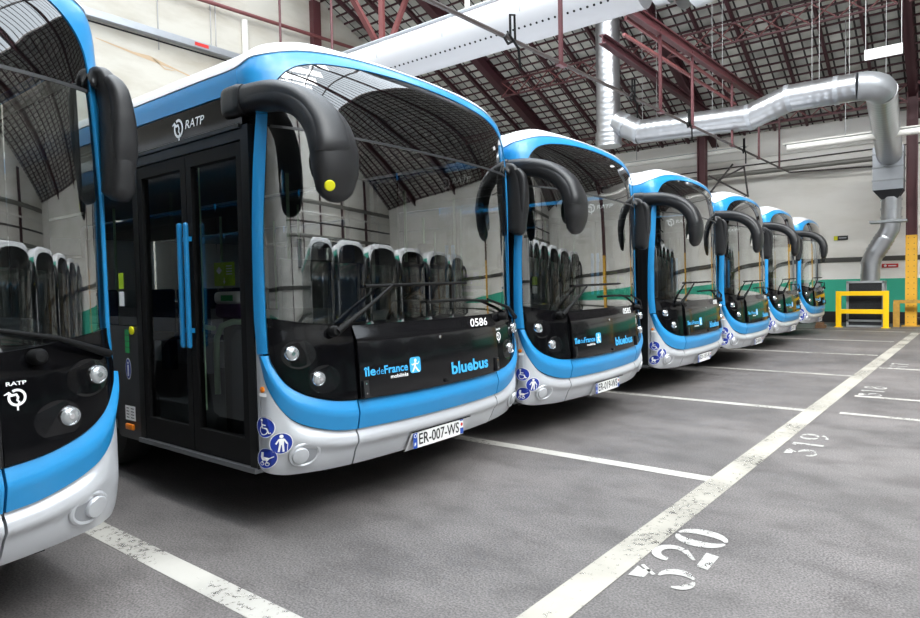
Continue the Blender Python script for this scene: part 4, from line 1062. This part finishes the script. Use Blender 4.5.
d = Decal(); rnd = random.Random(3); y = 7.0; pts = [(7.0, 7.62), (7.9, 7.50), (8.3, 7.48), (9.0, 7.36), (9.7, 7.22), (10.1, 7.2), (10.5, 7.08), (11.2, 6.9)]
d.strip(pts, [.02, .06, .12, .04, .05, .10, .05, .01]).strip([(8.4, 7.5), (8.7, 7.3), (9.0, 7.32)], [.02, .04, .01]).strip([(9.9, 7.5), (10.1, 7.2)], [.01, .03])
d.build('trim_4', 'stain', None, lambda u, v: Vector((XL+.006, u, v)))['kind'] = 'structure'

# ------------------------------------------------------------------ facing wall, seen mirrored in the windscreens
m = MB(); m.box(XR-.02, XR, YF, YB, 0, 1.42); struct(m.build('trim_5', 'walljade'))
m = MB(); m.box(XR-.03, XR-.001, YF, YB, 1.98, 2.13); struct(m.build('trim_6', 'band'))
for z, r, mt in ((4.3, .09, 'greypipe'), (5.0, .05, 'darkpipe'), (5.5, .06, 'batten'), (6.1, .12, 'greypipe')):
    run('wall_pipe', [(XR-.25, 0, z), (XR-.25, YB-.3, z)], r, mt, 'long pipe on the facing wall, seen only mirrored in the windscreens', 'pipe', 10, 'pipes on the facing wall')
for y in np.arange(2, 24, 4.4):
    m = MB(); m.ibeam((XR-.2, float(y), 0), (XR-.2, float(y), rz(float(y))-.5), .24, .3, .03); tag(m.build('facing_post', 'steeldark'), 'dark steel post on the facing wall, seen only mirrored in the windscreens', 'post', 'posts on the facing wall')
for y0 in (5.0, 9.4, 13.8, 18.2):
    e = empty('wall_window', (XR-.04, y0, 3.0), 'tall grey framed window on the facing wall, seen only mirrored in the windscreens', 'window', 'windows on the facing wall')
    m = MB(); m.box(-.03, .03, -.75, .75, -.05, .0); m.box(-.03, .03, -.75, .75, 1.1, 1.15); m.box(-.03, .03, -.75, -.70, 0, 1.1); m.box(-.03, .03, .70, .75, 0, 1.1); m.box(-.03, .03, -.02, .02, 0, 1.1); m.build('window_frame', 'darkpipe', e)
    m = MB(); m.box(.0, .02, -.70, .70, 0, 1.1); m.build('window_pane', 'frame', e)

# ------------------------------------------------------------------ floor markings
def quad(mb, a, b, w, z=.003):
    a = Vector((a[0], a[1], 0)); b = Vector((b[0], b[1], 0)); d = (b-a).normalized(); n = Vector((-d.y, d.x, 0))*w/2
    k = max(1, int((b-a).length/.5)); vs = []; fs = []
    for i in range(k+1):
        p = a.lerp(b, i/k); vs += [(p.x+n.x, p.y+n.y, z), (p.x-n.x, p.y-n.y, z)]
    fs = [(2*i, 2*i+1, 2*i+3, 2*i+2) for i in range(k)]; mb.add(vs, fs)
names = ['nearest', 'second', 'third', 'fourth', 'fifth', 'sixth', 'farthest']
for i in range(7):
    y = 1.69+3.137*i; m = MB(); quad(m, (-14.5, y), (-1.36+.04*i, y), .13 if i else .15)
    tag(m.build('bay_line', 'line'), 'worn white bay line across the asphalt, %s from the camera' % names[i], 'floor line', 'bay lines between the buses')
m = MB(); quad(m, (-1.50, .5), (-.88, 20.3), .185, .0045); tag(m.build('aisle_line', 'kerbline'), 'long worn cream line along the bay ends', 'floor line')
for k, y in enumerate((8.0, 9.25, 12.3)):
    m = MB(); quad(m, (-1.02, y), (2.8, y-.02), .10); tag(m.build('aisle_mark', 'line'), 'worn white line right of the long cream line, %s from the camera' % ['first', 'second', 'third'][k], 'floor line', 'lines right of the long cream line')
m = MB(); quad(m, (-4.2, 21.5), (-.6, 21.5), .06); tag(m.build('guard_line', 'line'), 'thin worn white line in front of the yellow guard', 'floor line')
def dig(d, ch, o):
    # stencil digits in a 1 x 1.5 cell; u runs right, v up
    def arc(cx, cy, rx, ry, a0, a1, w0, w1, n=14):
        pts = []; ws = []
        for i in range(n+1):
            t = math.radians(a0+(a1-a0)*i/n); f = i/n; pts.append((o+cx+rx*math.cos(t), cy+ry*math.sin(t))); ws.append(w0+(w1-w0)*math.sin(PI*f))
        d.strip(pts, ws)
    if ch == '0': arc(.52, .75, .36, .64, 98, 262, .08, .33); arc(.52, .75, .36, .64, -82, 82, .08, .33)
    elif ch == '3':
        d.poly([(o+.12, 1.48), (o+.62, 1.48), (o+.52, 1.30), (o+.62, 1.12), (o+.20, 1.12)]); d.strip([(o+.72, 1.42), (o+.42, .98)], .09); arc(.46, .46, .34, .40, 92, -60, .06, .26); arc(.46, .46, .34, .40, -75, -175, .06, .2)
    elif ch == '2': arc(.48, 1.08, .34, .36, 190, -30, .16, .24); d.strip([(o+.78, .85), (o+.4, .45)], [.18, .08]); d.poly([(o+.1, .0), (o+.86, .0), (o+.92, .34), (o+.16, .30)])
    elif ch == '1': d.rect(o+.38, o+.60, .0, 1.5); d.poly([(o+.2, 1.25), (o+.34, 1.3), (o+.34, 1.5), (o+.28, 1.5)])
    elif ch == '9': arc(.5, 1.0, .34, .44, 100, 260, .06, .24); arc(.5, 1.0, .34, .44, -80, 80, .06, .24); arc(.42, .6, .42, .5, -20, -100, .2, .1)
    elif ch == '8': arc(.5, 1.12, .26, .32, 0, 350, .14, .18); arc(.5, .42, .32, .38, 0, 350, .14, .2)
    elif ch == '7': d.rect(o+.12, o+.85, 1.24, 1.5); d.strip([(o+.75, 1.2), (o+.45, .6), (o+.4, 0)], [.2, .22, .22])
for k, (txt, y0, y1, xb, xt) in enumerate((('320', 2.97, 3.80, -1.0, -1.31), ('319', 5.87, 6.78, -.93, -1.17), ('318', 9.3, 10.2, -.75, -1.0), ('317', 12.2, 13.1, -.66, -.9))):
    sc = (y1-y0)/3.24
    e = empty('bay_number', (xb, y0, 0), 'worn white stencilled bay number %s on the asphalt' % txt, 'floor number', 'stencilled bay numbers')
    for i, ch in enumerate(txt):
        d = Decal(); dig(d, ch, i*1.12); d.build('digit', 'number', e, lambda u, v: Vector(((xt-xb)*v/1.5, u*sc, .004)))

# ------------------------------------------------------------------ light
wd = bpy.data.worlds.new('World'); SC.world = wd; wd.use_nodes = True
bg = wd.node_tree.nodes['Background']; bg.inputs[0].default_value = (.86, .93, 1, 1); bg.inputs[1].default_value = 9.0
def fill_light(loc, rot, w, h, watt):
    li = bpy.data.lights.new('skylight_fill', 'AREA'); li.shape = 'RECTANGLE'; li.size = w; li.size_y = h
    li.energy = watt; li.color = (1, .985, .955)
    o = bpy.data.objects.new('skylight_fill', li); COL.objects.link(o)
    o.location = loc; o.rotation_euler = [math.radians(v) for v in rot]
for x in (-4, 12): fill_light((x, -1.5, rz(-1.5)+.9), (24, 0, 0), 15, 5.5, 500)
for y in (1.0, 4.5, 8.0, 11.0):
    for x in (-3, 13): fill_light((x, y, rz(y)+1.1), (62, 0, 0), 14, 1.7, 2900)  # strips added above the panes, tilted to brighten the back wall
for x in (6., 10., 14., 18.): fill_light((x, 4.5, rz(7)+2.2), (8, 62, 0), 1.8, 13, 2600)  # extra strips over the aisle, added to brighten the bus fronts

# ------------------------------------------------------------------ camera
H = 1.48; a = math.radians(38.04); pit = math.radians(2.16); rol = math.radians(1.13)
fwd = Vector((-math.sin(a)*math.cos(pit), math.cos(a)*math.cos(pit), -math.sin(pit)))
r0 = Vector((math.cos(a), math.sin(a), 0)); u0 = r0.cross(fwd)
rt = r0*math.cos(rol)-u0*math.sin(rol); up = u0*math.cos(rol)+r0*math.sin(rol)
cam = bpy.data.cameras.new('camera'); co = bpy.data.objects.new('camera', cam); COL.objects.link(co)
cam.sensor_fit = 'HORIZONTAL'; cam.sensor_width = 36; cam.lens = 36*639/920; cam.clip_start = .05; cam.clip_end = 200
mw = Matrix(((rt.x, up.x, -fwd.x, 0), (rt.y, up.y, -fwd.y, 0), (rt.z, up.z, -fwd.z, H), (0, 0, 0, 1)))
co.matrix_world = mw; SC.camera = co
SC.view_settings.view_transform = 'Standard'; SC.view_settings.look = 'None'; SC.view_settings.gamma = 1; SC.view_settings.use_curve_mapping = False
SC.view_settings.exposure = -0.75
